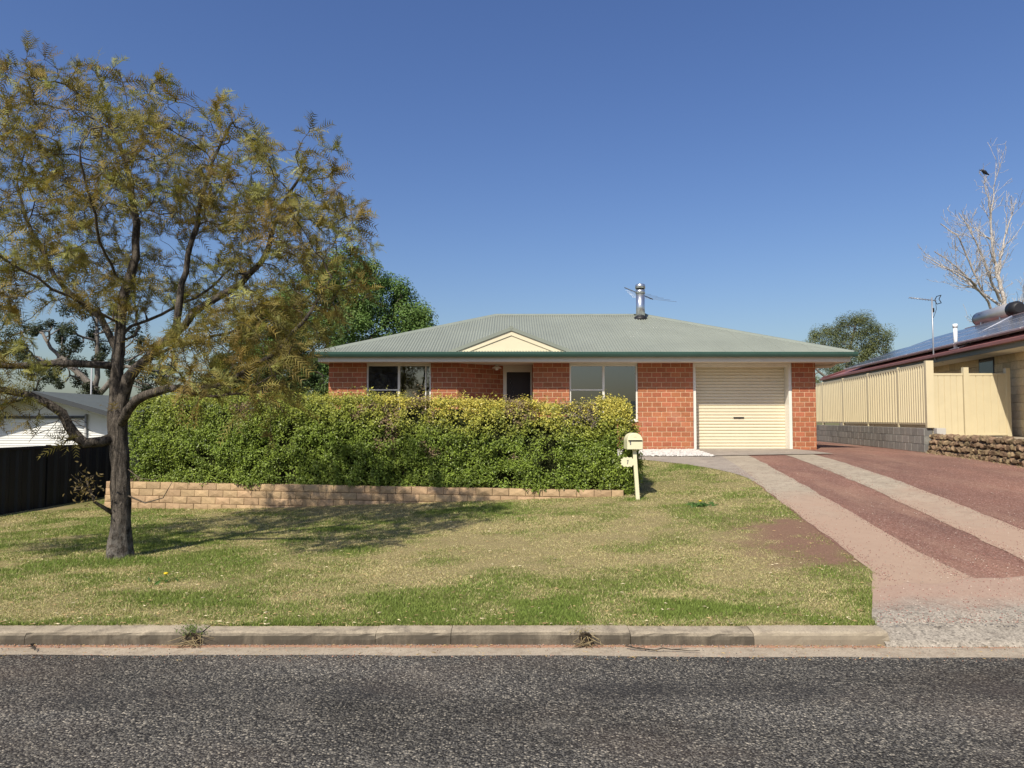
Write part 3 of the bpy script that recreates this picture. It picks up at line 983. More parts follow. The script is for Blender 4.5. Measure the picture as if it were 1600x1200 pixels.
# porch light under the soffit beside the door
pl = empty('porch_light', (-.42, 19.45, ZS), 'small white porch light under the eave left of the front door', 'light')
mb = MB(); mb.tube([(-.42, 19.45, ZS - .002), (-.42, 19.45, ZS - .05)], .035, 12); mb.build('mount', M_trim, pl)
mb = MB(); mb.tube([(-.42, 19.45, ZS - .05), (-.42, 19.45, ZS - .075), (-.42, 19.45, ZS - .11)], [.05, .10, .14], 20); mb.build('shade', M_trim, pl)
mb = MB(); mb.tube([(-.42, 19.45, ZS - .10), (-.42, 19.45, ZS - .15), (-.42, 19.45, ZS - .165)], [.05, .045, .02], 12); mb.build('globe', plain('opal_globe', (.75, .73, .68), 0.3, 0.5), pl)

# television aerial behind the flue
an = empty('tv_antenna', (4.35, 24.1, 4.6), 'thin television aerial standing behind the metal flue on the ridge', 'antenna')
mb = MB(); mb.tube([(4.35, 24.1, 4.5), (4.35, 24.1, 5.95)], .018, 8); mb.build('mast', M_alum, an)
b0, b1 = Vector((3.83, 24.0, 6.08)), Vector((4.82, 24.15, 5.70))
mb = MB(); mb.tube([b0, b1], .018, 6); mb.build('boom', plain('dark_boom', (.06, .07, .09), 0.5, 0.4), an)
for k in range(6):
    p = b0.lerp(b1, 0.35 + k * .13)
    L = .35 + .10 * k
    mb = MB(); mb.tube([p + Vector((-L * .9, -.5 * L, 0)), p + Vector((L * 1.1, .6 * L, 0))], .005, 5); mb.build('element', M_alum, an)

# ------------------------------------------------------------------ low block wall under the hedge
ZW = 0.42
def build_garden_wall():
    root = empty('retaining_wall', (-3, 12.8, 0), 'low sandy block retaining wall beneath the long hedge', 'wall')
    bk = Courses('block', M_block, 0.29, 0.127, 0.006, 0.16, rough=0.006, variants=5)
    t = (WL1 - WL0).normalized(); n = Vector((-t.y, t.x, 0))
    MB().obox(WL0 + n * .03 + t * .02 + Vector((0, 0, ZW - 5 * .127 - .1)), t * ((WL1 - WL0).length - .04), n * .12, (0, 0, 5 * .127 + .085)).build('backing', M_bark_mulch, root)
    def top(x):
        return 9
    z0 = ZW - 5 * .127
    ground = lambda x, y, z: True
    k = 0
    # courses; those wholly below the lawn are left out
    def keep(x, y, z):
        return z + .07 > Hs(x, y) - .03
    p0, p1 = WL0, WL1
    ang = math.atan2(t.y, t.x)
    W = (p1 - p0).length
    for k in range(5):
        x = -((k % 2) * .5) * bk.L
        z = z0 + k * .127
        while x < W - .02:
            a, b = max(0, x), min(W, x + bk.L - bk.j)
            x += bk.L
            if b - a < .03: continue
            mid = p0 + t * ((a + b) / 2)
            if not keep(mid.x, mid.y, z + .06): continue
            o = bpy.data.objects.new('block', bk.mesh(b - a))
            sb = 0.012 * (4 - k)
            o.location = p0 + t * a + Vector((0, 0, z)) - n * (sb + random.uniform(-.004, .004))
            o.rotation_euler = (0, random.uniform(-.004, .004), ang + random.uniform(-.008, .008))
            link(o, root)
    # footing strip showing at the left end, and the short return
    f = MB()
    q0 = WL0 - t * .25 - n * .12 + Vector((0, 0, -.30)); f.obox(q0, t * 3.6, n * .14, (0, 0, .155))
    f.build('footing', M_block, root, .01)
    r0 = WL0 + n * .16
    for k in range(5):
        for m in range(3):
            o = bpy.data.objects.new('block', bk.mesh(.284))
            o.location = WL0 + n * (.17 + m * .29 + (k % 2) * .14 + .28) + Vector((0, 0, z0 + k * .127))
            o.rotation_euler = (0, 0, ang - math.pi / 2)
            link(o, root)
build_garden_wall()

# bed behind the wall up to the house
def build_bed():
    V, F = [], []
    nx, ny = 50, 16
    for i in range(nx + 1):
        x = -7.6 + 10.0 * i / nx
        y0 = wall_y(min(x, 1.85)) + .12 if x < 1.85 else wall_y(1.85) + .12 + (x - 1.85) * 2.0
        for j in range(ny + 1):
            t = j / ny
            y = y0 + (19.1 - y0) * t
            z = (ZW - .03) * (1 - t) + .76 * t
            if x > 1.7: z = min(z, Hs(x, y) + .05)
            V.append((x, y, z))
    F = [(i * (ny + 1) + j, (i + 1) * (ny + 1) + j, (i + 1) * (ny + 1) + j + 1, i * (ny + 1) + j + 1) for i in range(nx) for j in range(ny)]
    tag(np_mesh('garden_bed', V, F, M_bark_mulch, smooth=True), kind='structure')
build_bed()

# ------------------------------------------------------------------ foliage helpers
def leaf_mesh(name, P, N, size, colors, mat, parent, aspect=0.55, rs=None, fold=0.25):
    """one folded leaf (two triangles pairs) per point; P (n,3), N (n,3) rough facing"""
    r = rs or rng
    n = len(P)
    N = N / np.maximum(np.linalg.norm(N, axis=1, keepdims=True), 1e-6)
    d = r.normal(size=(n, 3)); d -= N * (d * N).sum(1, keepdims=True); d /= np.maximum(np.linalg.norm(d, axis=1, keepdims=True), 1e-6)
    b = np.cross(N, d)
    s = np.asarray(size).reshape(-1, 1) * np.ones((n, 1))
    w = s * aspect * 0.5
    tip = P + d * s * 0.5 - N * s * 0.10
    base = P - d * s * 0.5
    l = P + b * w + N * w * fold; q = P - b * w + N * w * fold
    V = np.stack([base, l, tip, q], 1).reshape(-1, 3)
    i = np.arange(n)[:, None] * 4
    F = np.concatenate([i + [0, 1, 2], i + [0, 2, 3]], 1).reshape(-1, 3)
    return np_mesh(name, V, F, mat, parent, colors=np.repeat(colors, 4, 0))

M_leaf = attr_leaf('leaf', 0.28)
M_hedge_leaf = attr_leaf('hedge_leaf', 0.22, 0.42, 0.35)

# ------------------------------------------------------------------ the clipped hedge
def hedge_top(x):
    x = np.asarray(x, float)
    z = np.interp(x, [-7.5, -6, -3, -1, 0.2, 1.0, 1.35, 1.7, 2.1], [1.98, 1.99, 1.97, 1.92, 1.86, 1.78, 1.80, 1.93, 1.84])
    return z + 0.05 * (fbm(x, x * 0, 2.2, 61) - 0.5) * 2
def build_hedge():
    root = empty('hedge', (-2.6, 13.3, ZW), 'long clipped hedge with yellow tips in front of the house', 'hedge')
    tdir = (WL1 - WL0).normalized(); nd = Vector((-tdir.y, tdir.x, 0))
    X0, X1 = -7.35, 1.97
    def frame(x):
        return wall_y(x)
    # solid inner core added to block light, coloured dark for the shade among twigs
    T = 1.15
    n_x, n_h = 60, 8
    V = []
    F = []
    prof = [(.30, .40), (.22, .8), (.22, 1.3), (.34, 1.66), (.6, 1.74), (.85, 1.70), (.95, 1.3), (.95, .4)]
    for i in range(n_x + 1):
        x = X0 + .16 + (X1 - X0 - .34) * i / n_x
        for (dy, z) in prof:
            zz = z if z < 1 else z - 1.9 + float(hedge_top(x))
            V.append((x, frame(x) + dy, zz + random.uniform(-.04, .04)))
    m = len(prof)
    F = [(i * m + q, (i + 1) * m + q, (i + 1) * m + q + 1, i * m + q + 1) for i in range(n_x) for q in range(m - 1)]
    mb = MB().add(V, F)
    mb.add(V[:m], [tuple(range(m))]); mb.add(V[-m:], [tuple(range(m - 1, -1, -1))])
    mb.build('shade_core', plain('hedge_core_shade', (.022, .026, .010), 0.95, 0.05), root)
    # leaves: clumped sprays on front, top, ends
    P, N, C = [], [], []
    def spray(n_sp, sampler, per):
        for _ in range(n_sp):
            c, nr, w = sampler()
            if c is None: continue
            k = per
            j = rng.normal(size=(k, 3)) * np.array([.034, .03, .034])
            P.append(c + j)
            nn = nr + rng.normal(size=(k, 3)) * .75 + np.array([0, 0, .35])
            N.append(nn)
            C.append(np.tile(w, (k, 1)))
    def state(x, h, top):
        # colour of the spray: yellow new tips towards the crown of the hedge, greener low down
        r = rng.random()
        f = np.clip((h - .55) / .45, 0, 1)
        amt = f ** 1.1 * (0.16 + 0.75 * float(np.clip((x + 5.0) / 5.0, 0, 1))) + 0.10
        amt *= 0.45 + 1.1 * float(fbm(x, h * 1.6, 1.6, 71))
        if top: amt += .14
        yel = np.array([.58, .50, .10]); gr = np.array([.17, .26, .038]); dk = np.array([.085, .13, .024])
        c = gr * (1 - min(1, amt)) + yel * min(1, amt)
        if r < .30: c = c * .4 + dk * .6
        br = float(fbm(x * 1.0 + 9, h * 2.2, 1.15, 83))
        if br > .69 and h > .35 and rng.random() < .6: c = np.array([.26, .19, .11]) * rng.uniform(.6, 1.2)
        if .85 < x < 1.45 and h > .78 and rng.random() < .5: c = np.array([.20, .165, .12]) * rng.uniform(.6, 1.2)
        return c
    def hole(x, h):
        return float(fbm(x * 1.5, h * 2.4, 1.7, 91))
    def front():
        x = rng.uniform(X0, X1); h = rng.random()
        z0 = ZW - .02 if x < 1.85 else Hs(x, 12) + .02
        zt = float(hedge_top(x))
        z = z0 + (zt - z0) * h
        u = hole(x, h)
        if u < .36 and rng.random() < .8: return None, None, None
        if ((x - .5) / .30) ** 2 + ((h - .52) / .22) ** 2 < 1 and rng.random() < .72: return None, None, None
        bulge = .13 * (float(fbm(x * 1.2, z * 1.4, 1.5, 99)) - .5) * 2 + .12 * (float(fbm(x, z, 5.5, 98, 2)) - .5) * 2 - .03 * math.sin(math.pi * h)
        ins = .10 * max(0, h - .88) / .12
        dep = abs(rng.normal()) * .05
        y = frame(x) + .05 + bulge + ins + dep
        nr = np.array([-.15, -1, .25])
        return np.array([x, y, z]), nr, state(x, h, False)
    def top():
        x = rng.uniform(X0, X1); t = rng.random()
        z = float(hedge_top(x)) + .03 * rng.normal() + .09 * max(0, rng.normal()) * (rng.random() < .25) - .05 * (abs(t - .5) * 2) ** 3
        y = frame(x) + .1 + t * T
        return np.array([x, y, z]), np.array([0, -.2, 1]), state(x, 1, True)
    def ends():
        s = rng.random() < .7
        x = (X1 + .03 * rng.normal()) if s else (X0 + .03 * rng.normal())
        t = rng.random(); h = rng.random()
        z0 = Hs(x, 12.2) if s else ZW
        y = frame(min(x, 1.85)) + .05 + t * T
        z = z0 + (float(hedge_top(x)) - z0) * h
        x += .12 * (float(fbm(y, z, 1.8, 55)) - .5) * 2 + (.10 * math.sin(math.pi * h))
        return np.array([x, y, z]), np.array([1 if s else -1, 0, .2]), state(x, h, False)
    def back():
        x = rng.uniform(X0, X1); h = rng.random()
        z = ZW + (float(hedge_top(x)) - ZW) * h
        return np.array([x, frame(x) + T + .04 * rng.normal(), z]), np.array([0, 1, .2]), state(x, h, False)
    spray(9500, front, 11); spray(3800, top, 9); spray(1500, ends, 10); spray(900, back, 9)
    P_, N_, C_ = np.concatenate(P), np.concatenate(N), np.concatenate(C)
    C_ = C_ * rng.uniform(.65, 1.35, (len(C_), 1))
    sz = rng.uniform(.02, .055, len(P_))
    tag(leaf_mesh('leaves', P_, N_, sz, C_, M_hedge_leaf, root, .55), kind='stuff')
    # bare twigs poking out
    mb = MB()
    for _ in range(260):
        x = rng.uniform(X0, X1); h = rng.uniform(.1, 1)
        z = ZW + (float(hedge_top(x)) - ZW) * h
        p = Vector((x, frame(x) + .10, z))
        q = p + Vector((rng.normal() * .05, -.10 + rng.normal() * .03, .05 + abs(rng.normal()) * .07))
        mb.tube([p, q], [.003, .0015], 3, False)
    tag(mb.build('twigs', plain('hedge_twig', (.13, .10, .07), 0.9, 0.1), root), kind='stuff')
build_hedge()

# ------------------------------------------------------------------ letterbox on a leaning post
def build_letterbox():
    bx, by = 2.02, 11.45
    bz = Hs(bx, by)
    root = empty('letterbox', (bx, by, bz), 'cream arched letterbox on a leaning post at hedge end', 'letterbox')
    mc = plain('letterbox_cream', (.72, .68, .46), 0.4, 0.4, 0.06)
    top = Vector((bx - .055, by + .02, bz + .83))
    b = Vector((bx, by, bz - .1))
    ax = (top - b)
    MB().obox(b + Vector((-.03, -.03, 0)), Vector((.06, 0, 0)), Vector((0, .06, 0)), ax).build('post', mc, root, .004)
    cx, cy, cz = bx - .055, by + .02, bz + .80
    w, d, hs = .125, .36, .14
    ol = [(cx - w, cz), (cx + w, cz), (cx + w, cz + hs)] + [(cx + w * math.cos(a), cz + hs + w * math.sin(a)) for a in np.linspace(0.05, math.pi - .05, 16)] + [(cx - w, cz + hs)]
    body = MB().prism([(x, cy - .10, z) for x, z in ol], (0, d, 0))
    body.build('box', mc, root, .006)
    fw = w * .95
    ol2 = [(cx + (x - cx) * .94, cz + .008 + (z - cz) * .95) for x, z in ol]
    face = MB().prism([(x, cy - .106, z) for x, z in ol2], (0, .005, 0)).build('front_door', mc, root)
    MB().box(cx - .108, cx + .106, cy - .111, cy - .1063, cz + .132, cz + .152).build('slot', M_black, root)
    MB().box(cx - .112, cx + .110, cy - .125, cy - .1063, cz + .153, cz + .160).build('slot_lip', mc, root)
    num = MB(); num.box(cx - .082, cx - .066, cy - .1085, cy - .1062, cz + .075, cz + .128)
    num.add([(cx - .082, cy - .1085, cz + .118), (cx - .082, cy - .1085, cz + .128), (cx - .096, cy - .1085, cz + .112), (cx - .096, cy - .1085, cz + .106)], [(0, 1, 2, 3)])
    num.build('number', plain('number_grey', (.12, .12, .14), 0.5, 0.3), root)
    lg = MB()
    for k in range(7):
        a0, a1 = math.pi * (.2 + .6 * k / 7), math.pi * (.2 + .6 * (k + 1) / 7)
        lg.add([(cx + r * math.cos(a), cy - .1075, cz + .185 + r * math.sin(a) * .6) for r, a in ((.022, a0), (.030, a0), (.030, a1), (.022, a1))], [(0, 1, 2, 3)])
    lg.build('emblem', plain('emblem_tan', (.55, .48, .30), 0.5, 0.3), root)
    # scalloped number plate fixed to the post, to the left
    px, pz = bx - .165, bz + .60
    pts = []
    n = 48
    for k in range(n):
        a = 2 * math.pi * k / n
        s = 1 + .09 * math.cos(12 * a)
        ca, sa = math.cos(a), math.sin(a)
        q = (abs(ca) ** 3 + abs(sa) ** 3) ** (-1 / 3)
        pts.append((px + .115 * ca * q * s * .92, cy - .03, pz + .075 * sa * q * s))
    MB().prism(pts, (0, .012, 0)).build('number_plate', mc, root)
    num = MB()
    num.add([(px - .012, cy - .0325, pz - .035), (px + .002, cy - .0325, pz - .035), (px + .016, cy - .0325, pz + .035), (px + .002, cy - .0325, pz + .035)], [(0, 1, 2, 3)])
    num.add([(px + .002, cy - .0327, pz + .035), (px + .006, cy - .0327, pz + .022), (px - .016, cy - .0327, pz + .015), (px - .016, cy - .0327, pz + .02)], [(0, 1, 2, 3)])
    num.build('number', plain('plate_number_grey', (.16, .17, .15), 0.5, 0.3), root)
    MB().box(px + .06, bx - .02, cy - .016, cy - .004, pz + .02, pz + .035).build('bracket', M_black, root)
build_letterbox()

# ------------------------------------------------------------------ sheet metal fences
def metal_sheet(p, t, w, z0, z1, mat, parent, rib=0.125, name='fence_sheet', nrm=None, depth=0.028):
    """profiled steel sheet: flat pans with trapezoid ribs towards the viewer"""
    t = Vector(t).normalized(); n = nrm or Vector((t.y, -t.x, 0))
    pts = []
    x = 0.0
    while x < w - 1e-4:
        e = min(w, x + rib)
        for u, d in ((0, 0), (.44, 0), (.60, depth), (.84, depth), (.97, 0)):
            q = x + u * rib
            if q < e: pts.append((q, d))
        x = e
    pts.append((w, 0))
    V = []
    for q, d in pts:
        b = Vector(p) + t * q + n * d
        V += [(b.x, b.y, z0), (b.x, b.y, z1)]
    F = [(2 * i, 2 * i + 2, 2 * i + 3, 2 * i + 1) for i in range(len(pts) - 1)]
    return MB().add(V, F).build(name, mat, parent)

M_fence = plain('cream_fence_steel', (.60, .52, .335), 0.42, 0.35, 0.06)
def build_cream_fence():
    root = empty('metal_fence', (FENCE0.x, FENCE0.y, 1.4), 'cream steel fence on grey block wall running beside the drive', 'fence')
    ts = [0, 1.83, 4.28, 6.8, 9.35, 11.9, 14.4]
    left = Vector((-U.y, U.x, 0))
    nrm = -Vv
    zt, zb = 2.95, 1.50
    for i, t in enumerate(ts):
        p = FENCE0 + U * t
        w = .085 if i else .12
        MB().obox(p + nrm * .045 - U * w / 2 + Vector((0, 0, 1.395)), U * w, -nrm * (.07 if i else .17), (0, 0, zt - 1.395 + (.05 if i == 0 else .015))).build('post', M_fence, root, .004)
        if i < len(ts) - 1:
            q = FENCE0 + U * ts[i + 1]
            L = ts[i + 1] - t
            a = p + U * .04
            MB().obox(a + nrm * .036 + Vector((0, 0, zt - .06)), U * (L - .08), -nrm * .06, (0, 0, .06)).build('top_rail', M_fence, root, .003)
            MB().obox(a + nrm * .036 + Vector((0, 0, zb - .03)), U * (L - .08), -nrm * .06, (0, 0, .05)).build('bottom_rail', M_fence, root, .003)
            k = 3
            for s in range(k):
                w_ = (L - .08) / k
                metal_sheet(a + U * (w_ * s), U, w_, zb + .015, zt - .05, M_fence, root, rib=w_ / 4, nrm=nrm, depth=.046)
build_cream_fence()

def build_grey_wall():
    root = empty('block_wall', (FENCE0.x, FENCE0.y, .7), 'grey concrete block wall under the cream fence', 'wall')
    a = FENCE0 - Vv * .10
    e = a + U * 14.4
    bk = Courses('block', M_greyblock, 0.40, 0.195, 0.008, 0.17, rough=0.0)
    # laid from the far end towards the street so that the face looks at the drive
    MB().obox(a + Vv * .012 + Vector((0, 0, .35)), U * 14.4, Vv * .17, (0, 0, 1.385 - .35)).build('core', plain('block_joint', (.15, .145, .135), 0.9, 0.1), root)
    bk.wall((e.x, e.y), (a.x, a.y), 1.395 - 5 * .195, 1.395, root, lambda x, y, z: z > Hs(x, y) - .1 and y < 30)
    MB().obox(FENCE0 + Vv * .10 - U * .21 + Vector((0, 0, 1.22)), U * .2, Vv * .2, (0, 0, .17)).build('cap_block', plain('cap_block_grey', (.46, .44, .40), 0.9, 0.1), root, .006)
build_grey_wall()

def build_rock_wall():
    root = empty('rock_wall', (9.6, 15.0, .8), 'rough brown stone retaining wall below the side gate', 'wall')
    g = G('rough_brown_stone')
    p = g.pos()
    c = g.mix(g.ramp(g.noise(p, 9, 5, 0.7), [(0.3, 0), (0.7, 1)]), (.075, .052, .034), (.30, .215, .13))
    c = hsv(g, c, g.rnd(), 0.7, 0.03)
    g.bump(g.noise(p, 45, 5, 0.7), 0.7, 0.02)
    mr = g.fin(c, 0.95, 0.1)
    meshes = []
    for k in range(8):
        rr = random.Random(k)
        V, F = [], []
        nu, nv = 7, 5
        for i in range(nv):
            th = math.pi * (i + .5) / nv
            for j in range(nu):
                ph = 2 * math.pi * j / nu
                r = rr.uniform(.75, 1.15)
                V.append((r * math.sin(th) * math.cos(ph), r * .8 * math.cos(th), r * math.sin(th) * math.sin(ph)))
        for i in range(nv - 1):
            for j in range(nu):
                F.append((i * nu + j, i * nu + (j + 1) % nu, (i + 1) * nu + (j + 1) % nu, (i + 1) * nu + j))
        F += [tuple(range(nu - 1, -1, -1)), tuple((nv - 1) * nu + j for j in range(nu))]
        meshes.append(MB().add(V, F).mesh('stone', mr))
    a0 = FENCE0 - U * .02 - Vv * .03
    L = 7.4
    MB().obox(a0 + Vv * .10 + Vector((0, 0, .4)), -U * L, Vv * .25, (0, 0, .78)).build('core', M_bark_mulch, root)
    for row in range(5):
        z = .70 + row * .122
        s = random.uniform(0, .1)
        while s < L:
            w = random.uniform(.09, .145)
            q = a0 - U * (s + w / 2) + Vv * (.02 * row)
            if z > Hs(q.x, q.y) - .08:
                o = bpy.data.objects.new('stone', random.choice(meshes))
                o.location = (q.x + random.uniform(-.02, .02), q.y, z + random.uniform(-.015, .015))
                o.scale = (.11, w * .60, random.uniform(.068, .088))
                o.rotation_euler = (random.uniform(-.6, .6), random.uniform(-.2, .2), -FA + random.uniform(-.2, .2))
                link(o, root)
            s += w
    # dead grass at its foot
    mb = MB()
    for _ in range(420):
        s = random.uniform(0, L); q = a0 - U * s - Vv * random.uniform(.06, .22)
        z = Hs(q.x, q.y)
        d = Vector((random.uniform(-.1, .1), random.uniform(-.1, .1), random.uniform(.01, .09)))
        b = Vector((q.x, q.y, z))
        mb.tri(b, b + Vector((.008, .004, 0)), b + d)
    o = mb.build('dry_grass', plain('dead_grass', (.46, .37, .20), 0.9, 0.1), root); tag(o, kind='stuff')
build_rock_wall()
# raised ground of the neighbouring lot
V = [FENCE0 - U * 7.6 + Vv * .12, FENCE0 + U * 16 + Vv * .08, FENCE0 + U * 16 + Vv * 14, FENCE0 - U * 7.6 + Vv * 14]
tag(np_mesh('neighbour_ground', [(v.x, v.y, 1.185) for v in V] + [(v.x, v.y, .2) for v in V], [(0, 1, 2, 3), (0, 4, 5, 1), (3, 7, 4, 0), (1, 5, 6, 2), (2, 6, 7, 3)], M_strip), kind='structure')

def build_gate():
    root = empty('side_gate', (11, 17.0, 1.2), 'cream steel panel and gate beside the cream block house', 'gate')
    y = 17.0
    zb, zt = 1.225, 2.70
    n = Vector((0, -1, 0))
    def leaf(x0, x1, name):
        k = 5 if name == 'gate_panel' else 5
        w = (x1 - x0) / k
        for s in range(k):
            b = MB()
            a = x0 + w * s
            b.add([(a, y, zb), (a + w * .06, y - .02, zb), (a + w * .94, y - .02, zb), (a + w, y, zb), (a, y, zt - .05), (a + w * .06, y - .02, zt - .05), (a + w * .94, y - .02, zt - .05), (a + w, y, zt - .05)],
                  [(0, 1, 5, 4), (1, 2, 6, 5), (2, 3, 7, 6)])
            b.build(name, M_fence, root)
        MB().box(x0, x1, y - .028, y + .03, zt - .055, zt).build('top_rail', M_fence, root, .003)
        MB().box(x0, x1, y - .026, y + .03, zb - .012, zb + .035).build('bottom_rail', M_fence, root, .003)
    leaf(10.05, 10.79, 'infill_sheet')
    leaf(10.93, 11.80, 'gate_panel')
    for x, zz, w in ((10.86, 2.84, .06), (11.86, 2.82, .05)):
        MB().box(x - w, x + w, y - .05, y + .05, 1.19, zz).build('post', M_fence, root, .004)
    for sx in (10.925, 11.79):
        MB().box(sx, sx + .02, y - .034, y + .02, zb, zt).build('stile', M_fence, root)
build_gate()

# ------------------------------------------------------------------ neighbouring house on the right
E0 = Vector((11.17, 15.5, 0))
NZ = 3.40
def E(t, s, z):
    p = E0 + U * t + Vv * s
    return Vector((p.x, p.y, z))
def build_neighbour():
    root = empty('neighbour_house', E(5, 4, 1.2), 'cream block house with red trimmed roof covered in solar panels', 'house')
    t0, t1, run, tp = -6.0, 16.5, 4.5, .378
    M_red = plain('red_roof_steel', (.27, .115, .10), 0.5, 0.3, 0.15)
    M_olive = plain('olive_fascia', (.17, .17, .125), 0.5, 0.3, 0.1)
    zr = NZ + run * tp
    rf = MB()
    rf.add([E(t0, 0, NZ), E(t1, 0, NZ), E(t1 - run, run, zr), E(t0 + run, run, zr), E(t1, 2 * run, NZ), E(t0, 2 * run, NZ)],
           [(0, 1, 2, 3), (1, 4, 2), (4, 5, 3, 2), (5, 0, 3)])
    rf.add([E(t0, 0, NZ - .02), E(t1, 0, NZ - .02), E(t1, 2 * run, NZ - .02), E(t0, 2 * run, NZ - .02)], [(0, 3, 2, 1)])
    roof = rf.build('roof', M_red, root)
    for a, b in (((t1, 0, NZ), (t1 - run, run, zr)), ((t1 - run, run, zr), (t0 + run, run, zr))):
        mb = MB(); mb.tube([E(*a) + Vector((0, 0, .02)), E(*b) + Vector((0, 0, .02))], .06, 8); mb.build('ridge_cap', M_red, roof)
    mb = MB().obox(E(t0, -.1, NZ - .075), U * (t1 - t0), Vv * .11, (0, 0, .085)); mb.build('gutter', M_red, root, .01)
    mb = MB().obox(E(t0, .012, NZ - .20), U * (t1 - t0), Vv * .02, (0, 0, .17)); mb.build('fascia', M_olive, root)
    mb = MB().obox(E(t0, .033, NZ - .205), U * (t1 - t0), Vv * .7, (0, 0, .015)); mb.build('soffit', M_soffit, root)
    # walls
    wt = NZ - .207
    WO = .68
    core = MB().obox(E(-5.6, WO + .012, 1.1), U * 21.6, Vv * 8, (0, 0, wt - 1.1)).build('wall', plain('cream_block_joint', (.44, .36, .23), 0.9, 0.1), root)
    bk = Courses('block', M_creamblock, 0.40, 0.20, 0.008, 0.06, rough=0.006, variants=5)
    seen = lambda x, y, z: 14.5 < y < 21.0 and (z > 2.5 or y < 17.6)
    wf = Vector((x_ := 0, 0, 0))
    # window opening between t=2.7 and 3.5
    def seg(ta, tb, z0, z1):
        p, q = E(tb, WO, 0), E(ta, WO, 0)
        j, c = bk.wall((p.x, p.y), (q.x, q.y), z0, z1, core, seen)
        if j.v: tag(j.build('block_courses', M_creamblock, core), kind='stuff')
    seg(3.5, 15.9, 1.2, wt); seg(-5.6, 2.7, 1.2, wt)
    seg(2.7, 3.5, 1.2, 2.2)
    w = MB().obox(E(2.7, WO - .01, 2.2), U * .8, Vv * .03, (0, 0, .98)).build('window', plain('dark_window_frame', (.05, .05, .05), 0.5, 0.3), root)
    MB().obox(E(2.74, WO - .015, 2.24), U * .72, Vv * .006, (0, 0, .90)).build('pane', plain('dark_pane', (.02, .025, .035), 0.08, 0.6), w)
    # meter boxes
    MB().obox(E(1.12, WO - .12, 2.33), -U * .22, Vv * .12, (0, 0, .26)).build('meter_box', plain('meter_box_grey', (.42, .40, .36), 0.6, 0.3), root, .01)
    MB().obox(E(.75, WO - .09, 2.1), -U * .5, Vv * .09, (0, 0, .72)).build('meter_box', M_trim, root, .01)
    # solar panels, one by one
    g = G('solar_cells')
    p = g.pos()
    lo = g.obj()
    sx = g.sep(lo)
    gx = g.math('FRACT', g.math('MULTIPLY', sx[0], 6.2)); gy = g.math('FRACT', g.math('MULTIPLY', sx[1], 6.2))
    line = g.math('MAXIMUM', g.ramp(gx, [(0.0, 1.0), (0.05, 0.0)]), g.ramp(gy, [(0.0, 1.0), (0.05, 0.0)]))
    g.fin(g.mix(g.math('MULTIPLY', line, .5), (.045, .048, .06), (.30, .31, .33)), 0.16, 0.6)
    mcell = g.m
    mframe = plain('panel_frame', (.72, .73, .75), 0.4, 0.5, 0.05)
    pw, ph = 1.66, 1.0
    sl = math.atan(tp)
    fm = MB(); fm.box(0, pw, 0, ph, 0, .038)
    fmesh = fm.mesh('solar_panel', mframe)
    gm = MB().quad((.022, .022, .041), (pw - .022, .022, .041), (pw - .022, ph - .022, .041), (.022, ph - .022, .041)).mesh('cells', mcell)
    up = (Vv * math.cos(sl) + Vector((0, 0, math.sin(sl))))
    nrm = U.cross(up).normalized()
    if nrm.z < 0: nrm = -nrm
    xa = up.cross(nrm).normalized()
    rot = Matrix((xa, up, nrm)).transposed()
    for row in range(4):
        s = .28 + row * 1.03
        tmax = t1 - s - 1.25
        t = -2.9
        while t + pw < tmax:
            hot = row == 3 and 5.2 < t + pw / 2 < 12
            if not hot:
                org = E(t, 0, NZ) + up * s + nrm * .14
                if xa.dot(U) < 0: org = org + U * pw
                o = bpy.data.objects.new('solar_panel', fmesh)
                o.matrix_world = Matrix.Translation(org) @ rot.to_4x4()
                o2 = bpy.data.objects.new('cells', gm)
                link(o, root); o.matrix_basis = Matrix.Translation(org) @ rot.to_4x4()
                col.objects.link(o2); o2.parent = o
            t += pw + .02
        mb = MB(); 
        for q in (.25, .75):
            mb.obox(E(-2.9, 0, NZ) + up * (s + q) + nrm * .06, U * (tmax + 2.6), up * .04, nrm * .07)
        mb.build('panel_rail', M_alum, root)
    # white vent pipe through the roof
    vb = E(3.92, .30, NZ + .1)
    mb = MB(); mb.tube([vb, vb + Vector((0, 0, .66))], .05, 12); mb.tube([vb + Vector((0, 0, .6)), vb + Vector((0, 0, .7))], .062, 12); mb.build('vent_pipe', plain('white_pvc', (.82, .82, .80), 0.4, 0.4), root)
    mb = MB().obox(E(3.6, .22, NZ + .10), U * .55, up * .35, nrm * .02); mb.build('flashing', M_alum, root)
    # conduits lying up the roof
    mb = MB(); mb.tube([E(3.75, .55, 0) * 1.0 + Vector((0, 0, NZ + .55 * tp + .16)), E(6.6, 3.0, NZ + 3.0 * tp + .2)], .022, 8)
    mb.build('conduit', plain('pale_conduit', (.8, .8, .82), 0.3, 0.4), root)
    return up, nrm
NUP, NNRM = build_neighbour()

